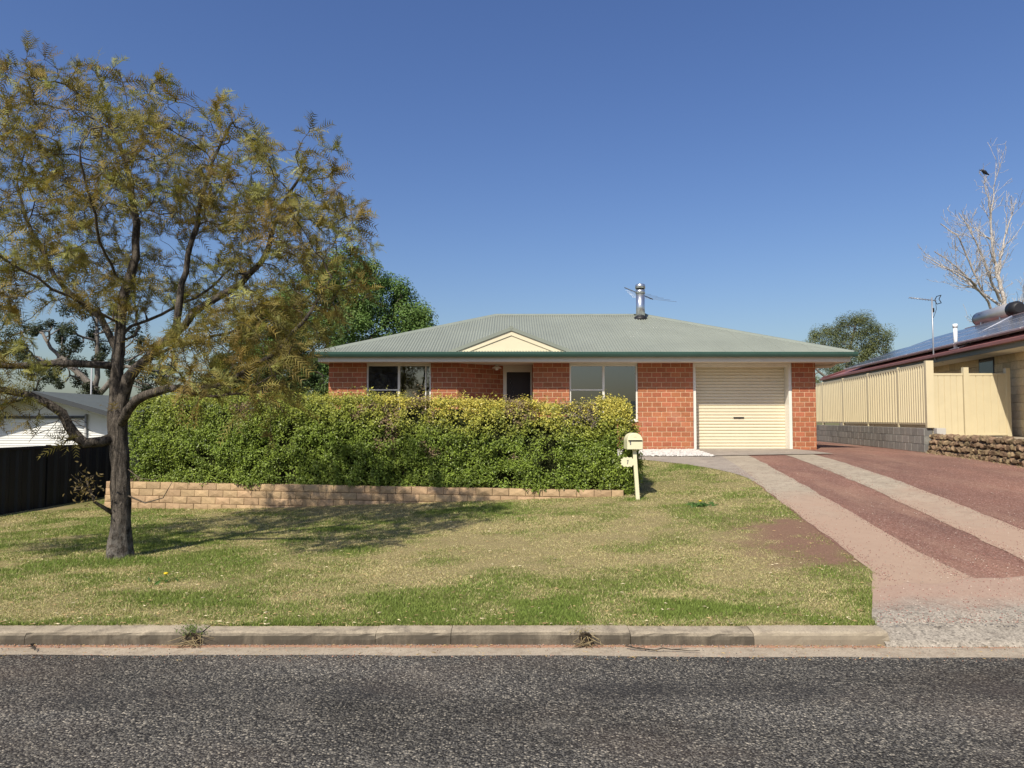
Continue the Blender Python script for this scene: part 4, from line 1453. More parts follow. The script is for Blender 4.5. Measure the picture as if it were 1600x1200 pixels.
# solar hot water tank on the ridge side of the neighbour's roof
def build_tank():
    s_ = 3.95
    c = lambda t: E(t, s_, NZ + s_ * .378 + .30)
    root = empty('water_heater', c(9.5), 'silver cylindrical solar water heater lying on the neighbouring roof', 'water heater')
    r = .25
    ms = plain('silver_tank_steel', (.45, .44, .43), 0.35, 0.5, 0.08, metal=0.55)
    mb = MB(); mb.tube([c(10.7), c(8.45)], r, 32); mb.build('tank', ms, root)
    mb = MB(); mb.tube([c(10.76), c(10.70)], [r * .97, r * 1.01], 32); mb.build('end_cap', M_black, root)
    mb = MB(); mb.tube([c(8.45), c(8.2), c(8.05)], [r * 1.02, r * 1.0, r * .6], 32); mb.build('end_cap', M_black, root)
    for t in (10.2, 8.9):
        mb = MB().obox(c(t) + Vector((-.05, 0, -.42)) - Vv * .15, U * .06, Vv * .3, (0, 0, .25)); mb.build('cradle', M_alum, root)
    # short dark lettering near the far end
    mt = plain('tank_lettering', (.03, .03, .05), 0.5, 0.3)
    mb = MB()
    left = -Vv
    def pt(t, a):
        return c(t) + (left * math.cos(a) + Vector((0, 0, 1)) * math.sin(a)) * (r * 1.006)
    x = 10.38
    for k, (w, h, gap) in enumerate([(.06, .5, .015), (.05, .34, .012), (.05, .34, .012), (.035, .34, .02), (.03, .5, .01)]):
        a0 = .30
        mb.add([pt(x, a0), pt(x - .018, a0), pt(x - .018, a0 + h), pt(x, a0 + h)], [(0, 1, 2, 3)])
        if k in (0, 1, 2):
            mb.add([pt(x, a0 + h * .5), pt(x - w, a0 + h * .5), pt(x - w, a0 + h * .62), pt(x, a0 + h * .62)], [(0, 1, 2, 3)])
            mb.add([pt(x - w + .012, a0), pt(x - w, a0), pt(x - w, a0 + h * .6), pt(x - w + .012, a0 + h * .6)], [(0, 1, 2, 3)])
        if k >= 3:
            mb.add([pt(x, a0 + .26), pt(x - w - .01, a0 + .26), pt(x - w - .01, a0 + .34), pt(x, a0 + .34)], [(0, 1, 2, 3)])
        x -= w + gap
    mb.build('lettering', mt, root)
build_tank()

def build_aerial():
    b = E(4.45, -.06, 3.25)
    root = empty('tv_antenna', b, 'grey television aerial on bent mast fixed to the neighbouring gutter', 'antenna')
    m = plain('aerial_mast', (.34, .35, .37), 0.4, 0.5, 0.1, metal=0.5)
    mb = MB(); mb.tube([b + U * .0 + Vv * .25 + Vector((0, 0, -.05)), b + Vv * .08 + Vector((0, 0, -.02)), b + Vector((0, 0, .12)), b + Vector((0, 0, 1.78))], .02, 8); mb.build('mast', m, root)
    top = b + Vector((0, 0, 1.70))
    d = Vector((-.93, .2, .16))
    mb = MB(); mb.tube([top + Vector((.12, 0, -.01)), top + d * .62], .014, 6); mb.build('boom', m, root)
    for k in range(8):
        p = top + d * (.06 + k * .075)
        mb = MB(); mb.tube([p - Vector((.02, .12, 0)), p + Vector((.02, .12, 0))], .005, 4); mb.build('element', m, root)
    mb = MB()
    for k in (-1, 1):
        mb.tube([top + Vector((.14, -.1, .02)), top + Vector((.20, -.1, .11 * k + .02)), top + Vector((.20, .1, .11 * k + .02)), top + Vector((.14, .1, .02))], .012, 5)
    mb.build('reflector', M_black, root)
    mb = MB(); mb.tube([top + Vector((.1, 0, 0)), top + Vector((.12, 0, -.25)), top + Vector((.06, 0, -.42)), top + Vector((.02, 0, -.5))], .007, 5); mb.box(top.x - .0, top.x + .05, top.y - .02, top.y + .02, top.z - .34, top.z - .22); mb.build('cable', M_black, root)
build_aerial()

# ------------------------------------------------------------------ left: dark steel fence and the white garage beyond it
def build_dark_fence():
    root = empty('metal_fence', (-8.6, 14, -.1), 'dark charcoal steel fence left of the street tree', 'fence')
    m = plain('charcoal_fence_steel', (.022, .022, .022), 0.5, 0.25, 0.2)
    p0, p1 = Vector((-9.9, 10.9, 0)), Vector((-8.75, 15.6, 0))
    d = (p1 - p0); L = d.length; d.normalize()
    n = Vector((d.y, -d.x, 0))
    zt = 1.08
    k = 3
    w = L / k
    MB()
    for i in range(k + 1):
        p = p0 + d * (w * i)
        MB().obox(p + n * .04 - d * .03 + Vector((0, 0, -.4)), d * .06, -n * .07, (0, 0, zt + .42)).build('post', m, root)
        if i < k:
            a = p + d * .03
            MB().obox(a + n * .035 + Vector((0, 0, zt - .05)), d * (w - .06), -n * .06, (0, 0, .05)).build('top_rail', m, root)
            zb = Hs(p.x, p.y) - .02
            MB().obox(a + n * .035 + Vector((0, 0, zb)), d * (w - .06), -n * .06, (0, 0, .05)).build('bottom_rail', m, root)
            for s in range(3):
                ww = (w - .06) / 3
                metal_sheet(a + d * (ww * s), d, ww, zb - .1, zt - .04, m, root, rib=ww / 2, nrm=n, depth=.03)
    # return section across the back
    q = p1 + Vector((3.1, .25, 0))
    d2 = (q - p1).normalized()
    n2 = Vector((d2.y, -d2.x, 0))
    for s in range(4):
        metal_sheet(p1 + d2 * (.03 + s * .76), d2, .76, -.2, zt - .02, m, root, rib=.38, nrm=n2, depth=.03)
    MB().obox(p1 + n2 * .035 + Vector((0, 0, zt - .045)), d2 * 3.1, -n2 * .06, (0, 0, .05)).build('top_rail', m, root)
build_dark_fence()

def build_white_garage():
    y = 21.0
    root = empty('white_garage', (-13.5, y, 0), 'white weatherboard garage with grey gable roof behind dark fence', 'garage')
    mw = plain('white_weatherboard', (.66, .66, .63), 0.5, 0.3, 0.05)
    mr = plain('grey_roof_sheet', (.115, .125, .105), 0.5, 0.3, 0.15)
    md = plain('charcoal_trim', (.05, .055, .06), 0.5, 0.3)
    xl, xr, xa = -15.6, -11.93, -13.75
    ze, za = 1.86, 2.34
    wall = MB().prism([(xl, y + .02, -.3), (xr, y + .02, -.3), (xr, y + .02, ze), (xa, y + .02, za), (xl, y + .02, ze)], (0, 6, 0)).build('wall', mw, root)
    z = .0
    while z < za - .05:
        h = .075
        def half(zz):
            if zz < ze: return xl, xr
            f = (zz - ze) / (za - ze)
            return xl + (xa - xl) * f, xr + (xa - xr) * f
        a, b = half(z + h)
        MB().add([(a, y - .004, z), (b, y - .004, z), (b, y + .012, z + h), (a, y + .012, z + h), (a, y + .018, z), (b, y + .018, z)], [(0, 1, 2, 3), (4, 5, 1, 0)]).build('weatherboard', mw, wall)
        z += h
    ov = .62
    for s in (-1, 1):
        xe = xl - .35 if s < 0 else xr + .35
        sl = (za - ze) / ((xa - xl) if s < 0 else (xr - xa))
        zz = ze - .35 * sl
        MB().add([(xe, y - ov, zz), (xa, y - ov, za + .02), (xa, y + 6.4, za + .02), (xe, y + 6.4, zz), (xe, y - ov, zz + .05), (xa, y - ov, za + .07), (xa, y + 6.4, za + .07), (xe, y + 6.4, zz + .05)],
                 [(0, 3, 2, 1), (4, 5, 6, 7), (0, 1, 5, 4), (2, 3, 7, 6), (0, 4, 7, 3)]).build('roof', mr, root)
        MB().add([(xe, y - ov - .012, zz - .08), (xa, y - ov - .012, za - .06), (xa, y - ov - .012, za + .075), (xe, y - ov - .012, zz + .055)], [(0, 1, 2, 3)] if s < 0 else [(3, 2, 1, 0)]).build('barge_board', md, root)
    MB().box(-15.75, -15.55, y - .3, y - .05, -.2, 1.9).build('post', md, root)
    MB().box(-15.5, -12.6, y - .05, y - .01, 1.62, 1.70).build('door_header', md, root)
    mb = MB(); mb.tube([(-12.55, y - .05, -.2), (-12.55, y - .05, 1.75)], .035, 8); mb.build('downpipe', plain('grey_downpipe', (.35, .35, .34), 0.5, 0.3), root)
build_white_garage()
mb = MB(); mb.tube([(-16.6, 28.0, 0), (-16.6, 28.0, 3.9)], .03, 8)
tag(mb.build('metal_pole', plain('weathered_pole', (.34, .35, .36), .6, .3)), 'thin pale metal pole rising behind the white garage', 'pole')

# ------------------------------------------------------------------ trees
def resample(poly, step):
    pts = [Vector(p) for p in poly]
    # Catmull-Rom through the given joints
    out = []
    for i in range(len(pts) - 1):
        p0, p1, p2, p3 = pts[max(0, i - 1)], pts[i], pts[i + 1], pts[min(len(pts) - 1, i + 2)]
        n = max(2, int((p2 - p1).length / step))
        for k in range(n):
            u = k / n
            out.append(0.5 * ((2 * p1) + (p2 - p0) * u + (2 * p0 - 5 * p1 + 4 * p2 - p3) * u * u + (3 * p1 - p0 - 3 * p2 + p3) * u ** 3))
    out.append(pts[-1])
    return out

class Tree:
    def __init__(s, base, seed):
        s.P, s.par = [], []
        s.base = Vector(base)
        s.r = np.random.default_rng(seed)
    def limb(s, poly, step=0.16, r0=0.0):
        """hand-placed limb, metres relative to the base; joins the nearest existing node"""
        pts = [s.base + p for p in resample(poly, step)]
        if s.P:
            A = np.array([tuple(p) for p in s.P])
            prev = int(np.argmin(((A - np.array(pts[0])) ** 2).sum(1)))
            pts = pts[1:]
        else:
            prev = -1
        s.floor = getattr(s, 'floor', {})
        for q, p in enumerate(pts):
            if r0: s.floor[len(s.P)] = r0 * .85 * (1 - q / len(pts)) ** .9 + .007
            wob = Vector(s.r.normal(size=3) * (0.004 if prev < 14 else 0.012))
            s.P.append(p + wob); s.par.append(prev); prev = len(s.P) - 1
    def colonize(s, A, step=0.15, infl=1.3, kill=0.26, iters=90, up=0.1, kink=0.12):
        A = np.asarray(A, float)
        P = np.array([tuple(p) for p in s.P]); par = list(s.par)
        bd = np.full(len(A), 1e9); bi = np.zeros(len(A), int)
        lo = 0
        alive = np.ones(len(A), bool)
        for it in range(iters):
            new = P[lo:]
            for k0 in range(0, len(new), 400):
                blk = new[k0:k0 + 400]
                d = np.sqrt(((A[:, None, :] - blk[None]) ** 2).sum(2))
                m = d.argmin(1); dm = d[np.arange(len(A)), m]
                b = dm < bd
                bd[b] = dm[b]; bi[b] = lo + k0 + m[b]
            alive &= bd > kill
            act = alive & (bd < infl)
            if not act.any(): break
            lo = len(P)
            add, ap = [], []
            for nd in np.unique(bi[act]):
                v = A[act & (bi == nd)] - P[nd]
                v = (v / np.linalg.norm(v, axis=1, keepdims=True)).mean(0)
                v += s.r.normal(size=3) * kink + np.array([0, 0, up])
                L = np.linalg.norm(v)
                if L < 0.15: v = s.r.normal(size=3); L = np.linalg.norm(v)
                add.append(P[nd] + v / L * step); ap.append(int(nd))
            P = np.concatenate([P, np.array(add)]); par += ap
            if len(P) > 14000: break
        s.P = [Vector(p) for p in P]; s.par = par
    def finish(s, r_tip=0.0045, expo=2.4):
        n = len(s.P)
        s.kids = [[] for _ in range(n)]
        for i, p in enumerate(s.par):
            if p >= 0: s.kids[p].append(i)
        acc = np.zeros(n)
        order = np.argsort([-1]) 
        depth = np.zeros(n, int)
        for i in range(n):
            if s.par[i] >= 0: depth[i] = depth[s.par[i]] + 1
        for i in np.argsort(-depth, kind='stable'):
            if not s.kids[i]: acc[i] = r_tip ** expo
            if s.par[i] >= 0: acc[s.par[i]] += acc[i] + 1e-7
        s.R = acc ** (1 / expo)
    def chains(s):
        out = []
        stack = [0]
        while stack:
            i = stack.pop()
            ch = [s.par[i], i] if s.par[i] >= 0 else [i]
            while s.kids[i]:
                ks = sorted(s.kids[i], key=lambda k: -s.R[k])
                stack += ks[1:]
                i = ks[0]; ch.append(i)
            if len(ch) > 1: out.append(ch)
        return out
    def wood(s, thick, rmax, mat_thick, mat_thin, parent, name_thick='trunk', name_thin='branches', bark=0.0, rscale=1.0):
        mt, mn = MB(), MB()
        for ch in s.chains():
            pts = [s.P[i] for i in ch]
            rad = [min(rmax, s.R[i] * rscale) for i in ch]
            if len(ch) > 2 and s.par[ch[1]] == ch[0]: rad[0] = min(rad[0], rad[1] * 1.15)
            if rad[len(rad) // 3] > thick:
                n = 9 if max(rad) < .1 else 20
                jit = (lambda i, k, p: 1 + bark * (float(vnoise(k * .9 + p.x * 9, p.z * 5.0, 1.0, 5)) - .5) * 2 + bark * .5 * (float(vnoise(k * 2.1, p.z * 14, 1.0, 9)) - .5)) if bark else None
                mt.tube(pts, rad, n, True, True, jit)
            else:
                mn.tube(pts, rad, 4 if max(rad) < .02 else 6, False, True)
        mt.build(name_thick, mat_thick, parent)
        if mn.v: tag(mn.build(name_thin, mat_thin, parent), kind='stuff')

def blobs(spec, n, r, shell=0.0):
    """random points inside a union of ellipsoids: (cx, cy, cz, rx, ry, rz, weight)"""
    w = np.array([b[6] for b in spec]); w = w / w.sum()
    out = []
    for b, k in zip(spec, np.round(w * n).astype(int)):
        d = r.normal(size=(k, 3)); d /= np.linalg.norm(d, axis=1, keepdims=True)
        q = (shell + (1 - shell) * r.random((k, 1))) ** (1 / 2.2)
        out.append(np.array(b[:3]) + d * q * np.array(b[3:6]))
    return np.concatenate(out)

def m_bark(name, c0, c1, pale=None, pale_z=0.7):
    g = G(name)
    p = g.pos()
    n = g.noise(g.scale(p, (1, 1, .22)), 24, 6, 0.7, 0.6)
    c = g.mix(g.ramp(n, [(0.38, 0), (0.62, 1)]), c0, c1)
    c = g.mix(1.0, c, g.ramp(g.noise(p, 90, 3), [(0.3, .6), (0.7, 1.35)]), 'MULTIPLY')
    if pale:
        z = g.sep(p)[2]
        f = g.math('MULTIPLY', g.ramp(g.math('MULTIPLY_ADD', g.noise(p, 3, 4), .8, z), [(0.0, 1.0), (1.0, 0.0)]), g.ramp(g.noise(p, 16, 4), [(0.42, 0.0), (0.56, 1.0)]))
        c = g.mix(g.math('MULTIPLY', f, .75), c, pale)
    g.bump(n, 0.9, 0.03)
    return g.fin(c, 0.95, 0.1)

# ---- the street tree with feathery bronze foliage
def build_street_tree():
    bx, by = -4.50, 8.25
    bz = Hs(bx, by)
    root = empty('street_tree', (bx, by, bz), 'large street tree with feathery bronze foliage and dark rough trunk', 'tree')
    T = Tree((bx, by, bz - .08), 3)
    T.limb([(0, 0, 0), (-.01, 0, .5), (-.04, .02, 1.1), (-.08, .02, 1.6), (-.09, .03, 1.78)])
    # two leaders and the main limbs
    T.limb([(-.09, .03, 1.72), (-.13, .05, 2.3), (-.10, .10, 3.0), (-.02, .15, 3.5), (-.05, .2, 4.2), (-.25, .2, 5.0), (-.62, .25, 5.6)], r0=.075)
    T.limb([(-.09, .03, 1.62), (.06, -.05, 2.15), (.4, -.1, 2.5), (.62, -.15, 2.65), (.95, -.1, 3.0), (1.35, -.1, 3.25), (1.7, -.2, 3.6), (1.85, -.2, 4.1), (2.1, -.1, 4.6)], r0=.07)
    T.limb([(.62, -.15, 2.65), (.72, -.2, 3.2), (.85, -.15, 3.9), (1.02, -.1, 4.7), (1.2, 0, 5.2)], r0=.04)
    T.limb([(-.09, .03, 1.55), (.28, -.25, 1.88), (.75, -.45, 2.02), (1.05, -.5, 1.97), (1.5, -.7, 2.1), (1.95, -.8, 2.35), (2.3, -.8, 2.7), (2.55, -.7, 3.2)], r0=.055)
    T.limb([(1.05, -.5, 1.97), (1.35, -.75, 1.9), (1.75, -1.1, 1.95), (2.1, -1.2, 2.1)])
    T.limb([(-.09, .03, 1.45), (-.35, -.15, 1.42), (-.52, -.2, 1.62), (-.7, -.25, 1.85), (-1.1, -.4, 2.0), (-1.6, -.4, 2.1), (-2.1, -.3, 2.4)], r0=.07)
    T.limb([(-.12, .04, 2.3), (-.5, -.2, 2.32), (-1.0, -.5, 2.25), (-1.6, -.7, 2.4), (-2.2, -.8, 2.7)], r0=.045)
    T.limb([(-.12, .05, 2.45), (-.5, .3, 2.9), (-1.0, .4, 3.3), (-1.4, .4, 3.9), (-1.7, .5, 4.6)], r0=.045)
    T.limb([(-.1, .08, 2.7), (.1, .6, 3.0), (.4, 1.2, 3.4), (.6, 1.7, 3.9)])
    T.limb([(-.1, .08, 2.6), (-.3, .8, 2.8), (-.7, 1.5, 3.2), (-1.0, 1.9, 3.7)])
    T.limb([(-.06, .1, 3.2), (.0, -.5, 3.5), (.2, -1.1, 3.9), (.3, -1.5, 4.3)])
    T.limb([(-.1, .08, 2.8), (-.5, -.6, 3.1), (-.9, -1.2, 3.5), (-1.2, -1.5, 4.0)])
    T.limb([(.06, -.05, 2.3), (.5, .5, 2.6), (1.1, 1.0, 2.9), (1.7, 1.3, 3.3), (2.1, 1.4, 3.7)])
    base = np.array([bx, by, bz])
    spec = [(-.9, .1, 5.05, .85, 1.0, .85, 1.1), (-.2, .1, 4.6, 1.2, 1.4, 1.0, 1.3), (.9, 0, 4.5, 1.1, 1.3, .85, 1.2), (1.9, 0, 4.05, .75, 1.1, .75, 1.0), (2.2, -.2, 3.3, .58, 1.1, .85, .9),
            (-1.7, .1, 4.0, 1.0, 1.4, 1.1, 1.2), (-2.1, -.3, 2.7, .9, 1.1, .8, .9), (-1.3, -.7, 2.3, 1.0, .7, .45, .55), (.3, .2, 3.7, 1.5, 1.8, .8, 1.0), (1.65, -.8, 2.3, .65, .7, .6, .8),
            (1.0, -.7, 2.35, .6, .6, .35, .25), (-.6, -.3, 3.2, 1.0, 1.2, .5, .35), (.9, 1.3, 3.4, 1.2, .8, .8, .5), (-.7, 1.5, 3.7, 1.0, .8, .8, .5), (1.6, 0, 2.9, .8, 1.0, .5, .35), (1.25, -.9, 2.15, .7, .5, .3, .4), (1.9, -.9, 1.95, .45, .5, .35, .3), (-1.7, -.7, 2.0, .8, .6, .3, .4), (-.7, -.6, 1.75, .35, .3, .2, .12)]
    ctr = blobs(spec, 520, T.r, 0.3)
    A = np.concatenate([ctr[:, None, :] + T.r.normal(size=(len(ctr), 6, 3)) * .125]).reshape(-1, 3) + base
    extra = [(1.15, 0, 5.35), (1.12, .1, 5.15), (.28, 0, 5.55), (.22, .05, 5.35), (-.62, .1, 5.85), (-.85, .2, 5.7), (2.6, -.2, 4.7), (2.5, -.2, 4.5), (2.65, 0, 4.0), (-.25, .2, 5.6), (1.45, .1, 5.0)]
    A = np.concatenate([A, np.array(extra) + base])
    T.colonize(A, 0.12, 1.3, 0.17, 90, 0.10, 0.18)
    T.finish(0.0031, 2.05)
    sc = 1.0
    print('trunk radius', T.R[0])
    # flare at the foot
    for i in range(len(T.P)):
        zz = T.P[i].z - bz
        if i < 11:
            T.R[i] = .110 - .006 * max(0, zz) + .05 * math.exp(-max(0, zz) / .15)
        elif i in T.floor:
            T.R[i] = min(.085, max(T.R[i], T.floor[i]))
    mb_ = m_bark('dark_rough_bark', (.028, .024, .02), (.135, .115, .095), (.32, .30, .27))
    mtw = m_bark('twig_bark', (.06, .048, .036), (.17, .14, .105))
    T.wood(.022, .22, mb_, mtw, root, bark=.16, rscale=1.0)
    # feathery fronds in tufts round the twig ends
    r = T.r
    tips = [i for i in range(len(T.P)) if not T.kids[i]]
    sub = [i for i in range(len(T.P)) if T.kids[i] and T.R[i] < .0075 and r.random() < .5]
    print('tree nodes', len(T.P), 'tips', len(tips), 'sub', len(sub))
    segs = []
    cols = []
    Vs, Cs = [], []
    for i in tips + sub:
        tip = np.array(T.P[i]); p = T.par[i]
        ax = np.array(T.P[i] - T.P[p]); ax /= max(np.linalg.norm(ax), 1e-6)
        fresh = r.random() < .22
        bronze = r.random()
        base_c = np.array([.25, .175, .05]) * (1 - bronze) + np.array([.23, .215, .06]) * bronze
        if fresh: base_c = np.array([.33, .33, .105])
        k = int(r.integers(7, 12)) if not T.kids[i] else int(r.integers(3, 6))
        for f in range(k):
            d = ax * r.uniform(.1, .9) + r.normal(size=3) * .55 + np.array([0, 0, .18])
            d /= np.linalg.norm(d)
            L = r.uniform(.13, .26) * (.8 if fresh else 1)
            s0 = tip - ax * r.uniform(0, .10)
            side = np.cross(d, r.normal(size=3)); side /= np.linalg.norm(side)
            nrm = np.cross(side, d)
            m = 7
            droop = r.uniform(.05, .35)
            c = base_c * r.uniform(.55, 1.4)
            for q in range(m):
                u = .18 + .82 * q / (m - 1)
                pt = s0 + d * L * u - np.array([0, 0, droop * L * u * u])
                ll = L * (.40 - .22 * abs(u - .5)) * r.uniform(.8, 1.15)
                for sg in (-1, 1):
                    dd = side * sg * .72 + d * .68 + nrm * r.normal() * .25
                    e = pt + dd * ll - np.array([0, 0, ll * .12])
                    w = np.cross(dd, nrm) * .0056
                    Vs.append((pt - w, pt + w, e)); Cs.append(c)
            e = s0 + d * L - np.array([0, 0, droop * L])
            w = side * .0035
            Vs.append((s0 - w, s0 + w, e)); Cs.append(c * .75)
    Vs = np.array(Vs).reshape(-1, 3)
    print('frond triangles', len(Vs) // 3)
    tag(np_mesh('crown', Vs, np.arange(len(Vs)).reshape(-1, 3), attr_leaf('bronze_frond', .35, .6, .2), root, colors=np.repeat(np.array(Cs), 3, 0)), kind='stuff')
    # dead hanging twigs and a small shoot on the trunk
    mb = MB()
    o = Vector((bx, by, bz))
    mb.tube([o + Vector(v) for v in ((.13, -.1, .72), (.4, -.25, .66), (.62, -.3, .72), (.72, -.3, .90))], [.011, .008, .006, .003], 5)
    mb.tube([o + Vector(v) for v in ((.12, -.1, 1.02), (.3, -.2, .93), (.5, -.3, .92), (.62, -.35, .97))], [.007, .005, .004, .002], 5)
    mb.tube([o + Vector(v) for v in ((-.03, -.02, .48), (-.22, -.16, .66), (-.28, -.25, .95))], [.035, .018, .006], 6)
    for k in range(14):
        a = o + Vector((-.26 + r.normal() * .04, -.24, .7 + r.random() * .25))
        mb.tube([a, a + Vector(r.normal(size=3) * .07)], [.004, .002], 4)
    for k in range(30):
        a = o + Vector((-.55 + r.normal() * .12, -.25 + r.normal() * .1, 1.45 + r.random() * .2))
        mb.tube([a, a + Vector((r.normal() * .12, r.normal() * .1, -abs(r.normal()) * .14))], [.004, .002], 4)
    tag(mb.build('dead_twigs', mtw, root), kind='stuff')
    P = np.array([bx - .27, by - .25, bz + .82]) + r.normal(size=(120, 3)) * np.array([.08, .06, .12])
    leaf_mesh('shoot_leaves', P, r.normal(size=(120, 3)), .05, np.array([.20, .15, .06]) * r.uniform(.6, 1.3, (120, 1)), M_leaf, root, .4, r)
build_street_tree()

def leafy_tree(name, base, label, limbs, spec, nA, leaf_n, size, cols, seed, wood, per=26, spread=.22, trunk_r=.2, kill=.5, step=.3, infl=3.0, group=None, tw=None, aspect=.6):
    r = np.random.default_rng(seed)
    root = empty(name, base, label, 'tree', group)
    T = Tree(base, seed)
    for l in limbs: T.limb(l, step=step)
    A = blobs(spec, nA, T.r, .3) + np.array(base)
    T.colonize(A, step, infl, kill, 60, .05, .15)
    T.finish(.012, 2.4)
    sc = trunk_r / T.R[0]
    T.wood(.05, trunk_r, wood, tw or wood, root, rscale=sc)
    tips = [i for i in range(len(T.P)) if not T.kids[i]]
    n_each = max(4, leaf_n // max(1, len(tips)))
    P, C, N = [], [], []
    ctr = np.array(base) + np.array([s[:3] for s in spec]).mean(0)
    for i in tips:
        c0 = np.array(T.P[i])
        j = r.normal(size=(n_each, 3)); j /= np.linalg.norm(j, axis=1, keepdims=True)
        j = j * (r.random((n_each, 1)) ** .5) * spread * r.uniform(.7, 1.3)
        P.append(c0 + j)
        N.append(j / spread + np.array([0, -.2, .8]) + r.normal(size=(n_each, 3)) * .5)
        cc = cols[int(r.integers(len(cols)))]
        C.append(np.array(cc) * r.uniform(.7, 1.3, (n_each, 1)))
    P, N, C = map(np.concatenate, (P, N, C))
    tag(leaf_mesh('crown', P, N, r.uniform(size * .7, size * 1.3, len(P)), C, M_leaf, root, aspect, r), kind='stuff')
    return root

W_dark = m_bark('tree_bark_dark', (.035, .03, .025), (.12, .10, .08))
W_grey = m_bark('tree_bark_grey', (.10, .09, .08), (.26, .23, .20))
# lush green tree behind the left end of the house
leafy_tree('green_tree', (-7.3, 31, .6), 'lush bright green tree behind the left end of the house',
           [[(0, 0, 0), (0, 0, 1.5), (.2, 0, 3)], [(.2, 0, 3), (1.2, -.3, 4.5), (2.2, -.3, 5.5)], [(.2, 0, 2.6), (-.8, .2, 4.2), (-1.3, 0, 6)], [(.2, 0, 2.8), (.3, 0, 5), (.2, .2, 7)]],
           [(0, 0, 6.9, 1.6, 1.6, 1.3, 1), (1.6, 0, 6.2, 1.4, 1.5, 1.2, 1), (2.6, -.2, 5.0, 1.3, 1.4, 1.2, 1), (-1.6, 0, 5.6, 1.5, 1.6, 1.6, 1), (.4, -.4, 5.0, 1.9, 1.8, 1.4, 1), (3.2, -.2, 4.2, .8, 1.0, .9, .5), (-1.5, 0, 3.7, 1.5, 1.4, 1.2, .7), (1.2, -.5, 3.8, 1.8, 1.3, 1.0, .8), (-3.0, -.3, 4.6, 1.3, 1.4, 1.6, 1), (-2.8, -.3, 2.6, 1.6, 1.3, 1.3, .9), (.5, -.6, 2.6, 2.4, 1.2, 1.0, .8)],
           900, 125000, .10, [(.11, .185, .045), (.14, .225, .055), (.075, .135, .035), (.17, .235, .065)], 12, W_dark, spread=.60, trunk_r=.14, kill=.42, step=.28)
# darker growth between it and the house corner
leafy_tree('garden_tree', (-6.9, 22.5, .5), 'dark green bushy tree left of the brick house corner',
           [[(0, 0, 0), (0, 0, .8), (.1, 0, 1.6)], [(.1, 0, 1), (-.6, 0, 1.8), (-1.2, 0, 2.6)], [(0, 0, 1), (.7, 0, 1.8), (.9, 0, 2.5)]],
           [(0, 0, 2.0, 1.4, 1.0, 1.1, 1), (-1.6, 0, 2.3, 1.2, 1.0, 1.4, 1), (-2.6, 0, 1.6, 1.0, .9, 1.1, .8), (1.1, -.3, 1.7, .8, .8, .9, .7), (-.5, -.3, 1.2, 1.6, .9, .8, .7)],
           380, 30000, .075, [(.055, .10, .022), (.075, .12, .028), (.04, .07, .02), (.10, .13, .04)], 14, W_dark, spread=.28, trunk_r=.10, kill=.35, step=.2, infl=2.0)
leafy_tree('garden_tree', (-9.3, 26, .4), 'olive green tree glimpsed through the right half of the street tree',
           [[(0, 0, 0), (0, 0, 1.5), (.2, 0, 2.6)], [(.1, 0, 2), (-.9, 0, 3.2)], [(.1, 0, 2), (1.0, 0, 3.4)]],
           [(0, 0, 3.6, 1.5, 1.3, 1.3, 1), (1.3, 0, 3.0, 1.0, 1.0, 1.1, .8), (-1.2, 0, 2.6, 1.0, 1.0, 1.0, .7)],
           260, 17000, .08, [(.06, .10, .025), (.085, .115, .035), (.045, .07, .02)], 15, W_dark, spread=.32, trunk_r=.13, kill=.4, step=.25, infl=2.5)
# dark tree behind the white garage
leafy_tree('dark_tree', (-19.0, 32, 0), 'dark olive tree standing behind the white garage',
           [[(0, 0, 0), (0, 0, 2), (.3, 0, 3.5)], [(.2, 0, 2.5), (1.5, 0, 4)], [(.2, 0, 3), (-1.6, 0, 4.6)], [(.3, 0, 3.4), (.2, 0, 6)]],
           [(0, 0, 5.6, 2.0, 1.6, 1.6, 1), (2.2, 0, 3.9, 1.6, 1.4, 1.3, 1), (-2.4, 0, 4.6, 1.8, 1.6, 1.7, 1), (1.0, 0, 4.8, 1.6, 1.4, 1.3, .8), (-1.0, 0, 3.2, 1.8, 1.4, 1.2, .7), (3.0, 0, 3.2, .9, 1, .7, .5)],
           420, 26000, .09, [(.045, .06, .026), (.06, .072, .032), (.035, .045, .02)], 17, W_grey, spread=.34, trunk_r=.2, kill=.5)
# airy tree behind the right end of the house
leafy_tree('airy_tree', (20.4, 44, .5), 'airy olive green tree behind the right end of the house',
           [[(0, 0, 0), (0, 0, 1.5), (.2, 0, 3)], [(.2, 0, 2.6), (-1.5, 0, 4.2), (-2.6, 0, 5)], [(.2, 0, 2.8), (1.2, 0, 4.5), (2.4, 0, 5.6)], [(.2, 0, 3), (.5, 0, 5), (1, 0, 7)]],
           [(1.0, 0, 6.7, 1.5, 1.4, 1.0, 1), (-.6, 0, 6.0, 1.4, 1.4, 1.0, 1), (-2.2, 0, 5.0, 1.3, 1.3, .9, .9), (2.3, 0, 5.7, 1.1, 1.3, 1.2, .8), (.4, 0, 4.6, 2.3, 1.5, 1.2, .9), (2.6, 0, 4.0, 1.1, 1, .8, .4), (-1, 0, 3.2, 2.2, 1.2, 1.0, .8), (-3.0, 0, 4.0, .8, 1, .7, .4)],
           700, 60000, .075, [(.13, .155, .06), (.16, .18, .07), (.10, .12, .05)], 19, W_grey, spread=.55, trunk_r=.13, kill=.42, step=.26)

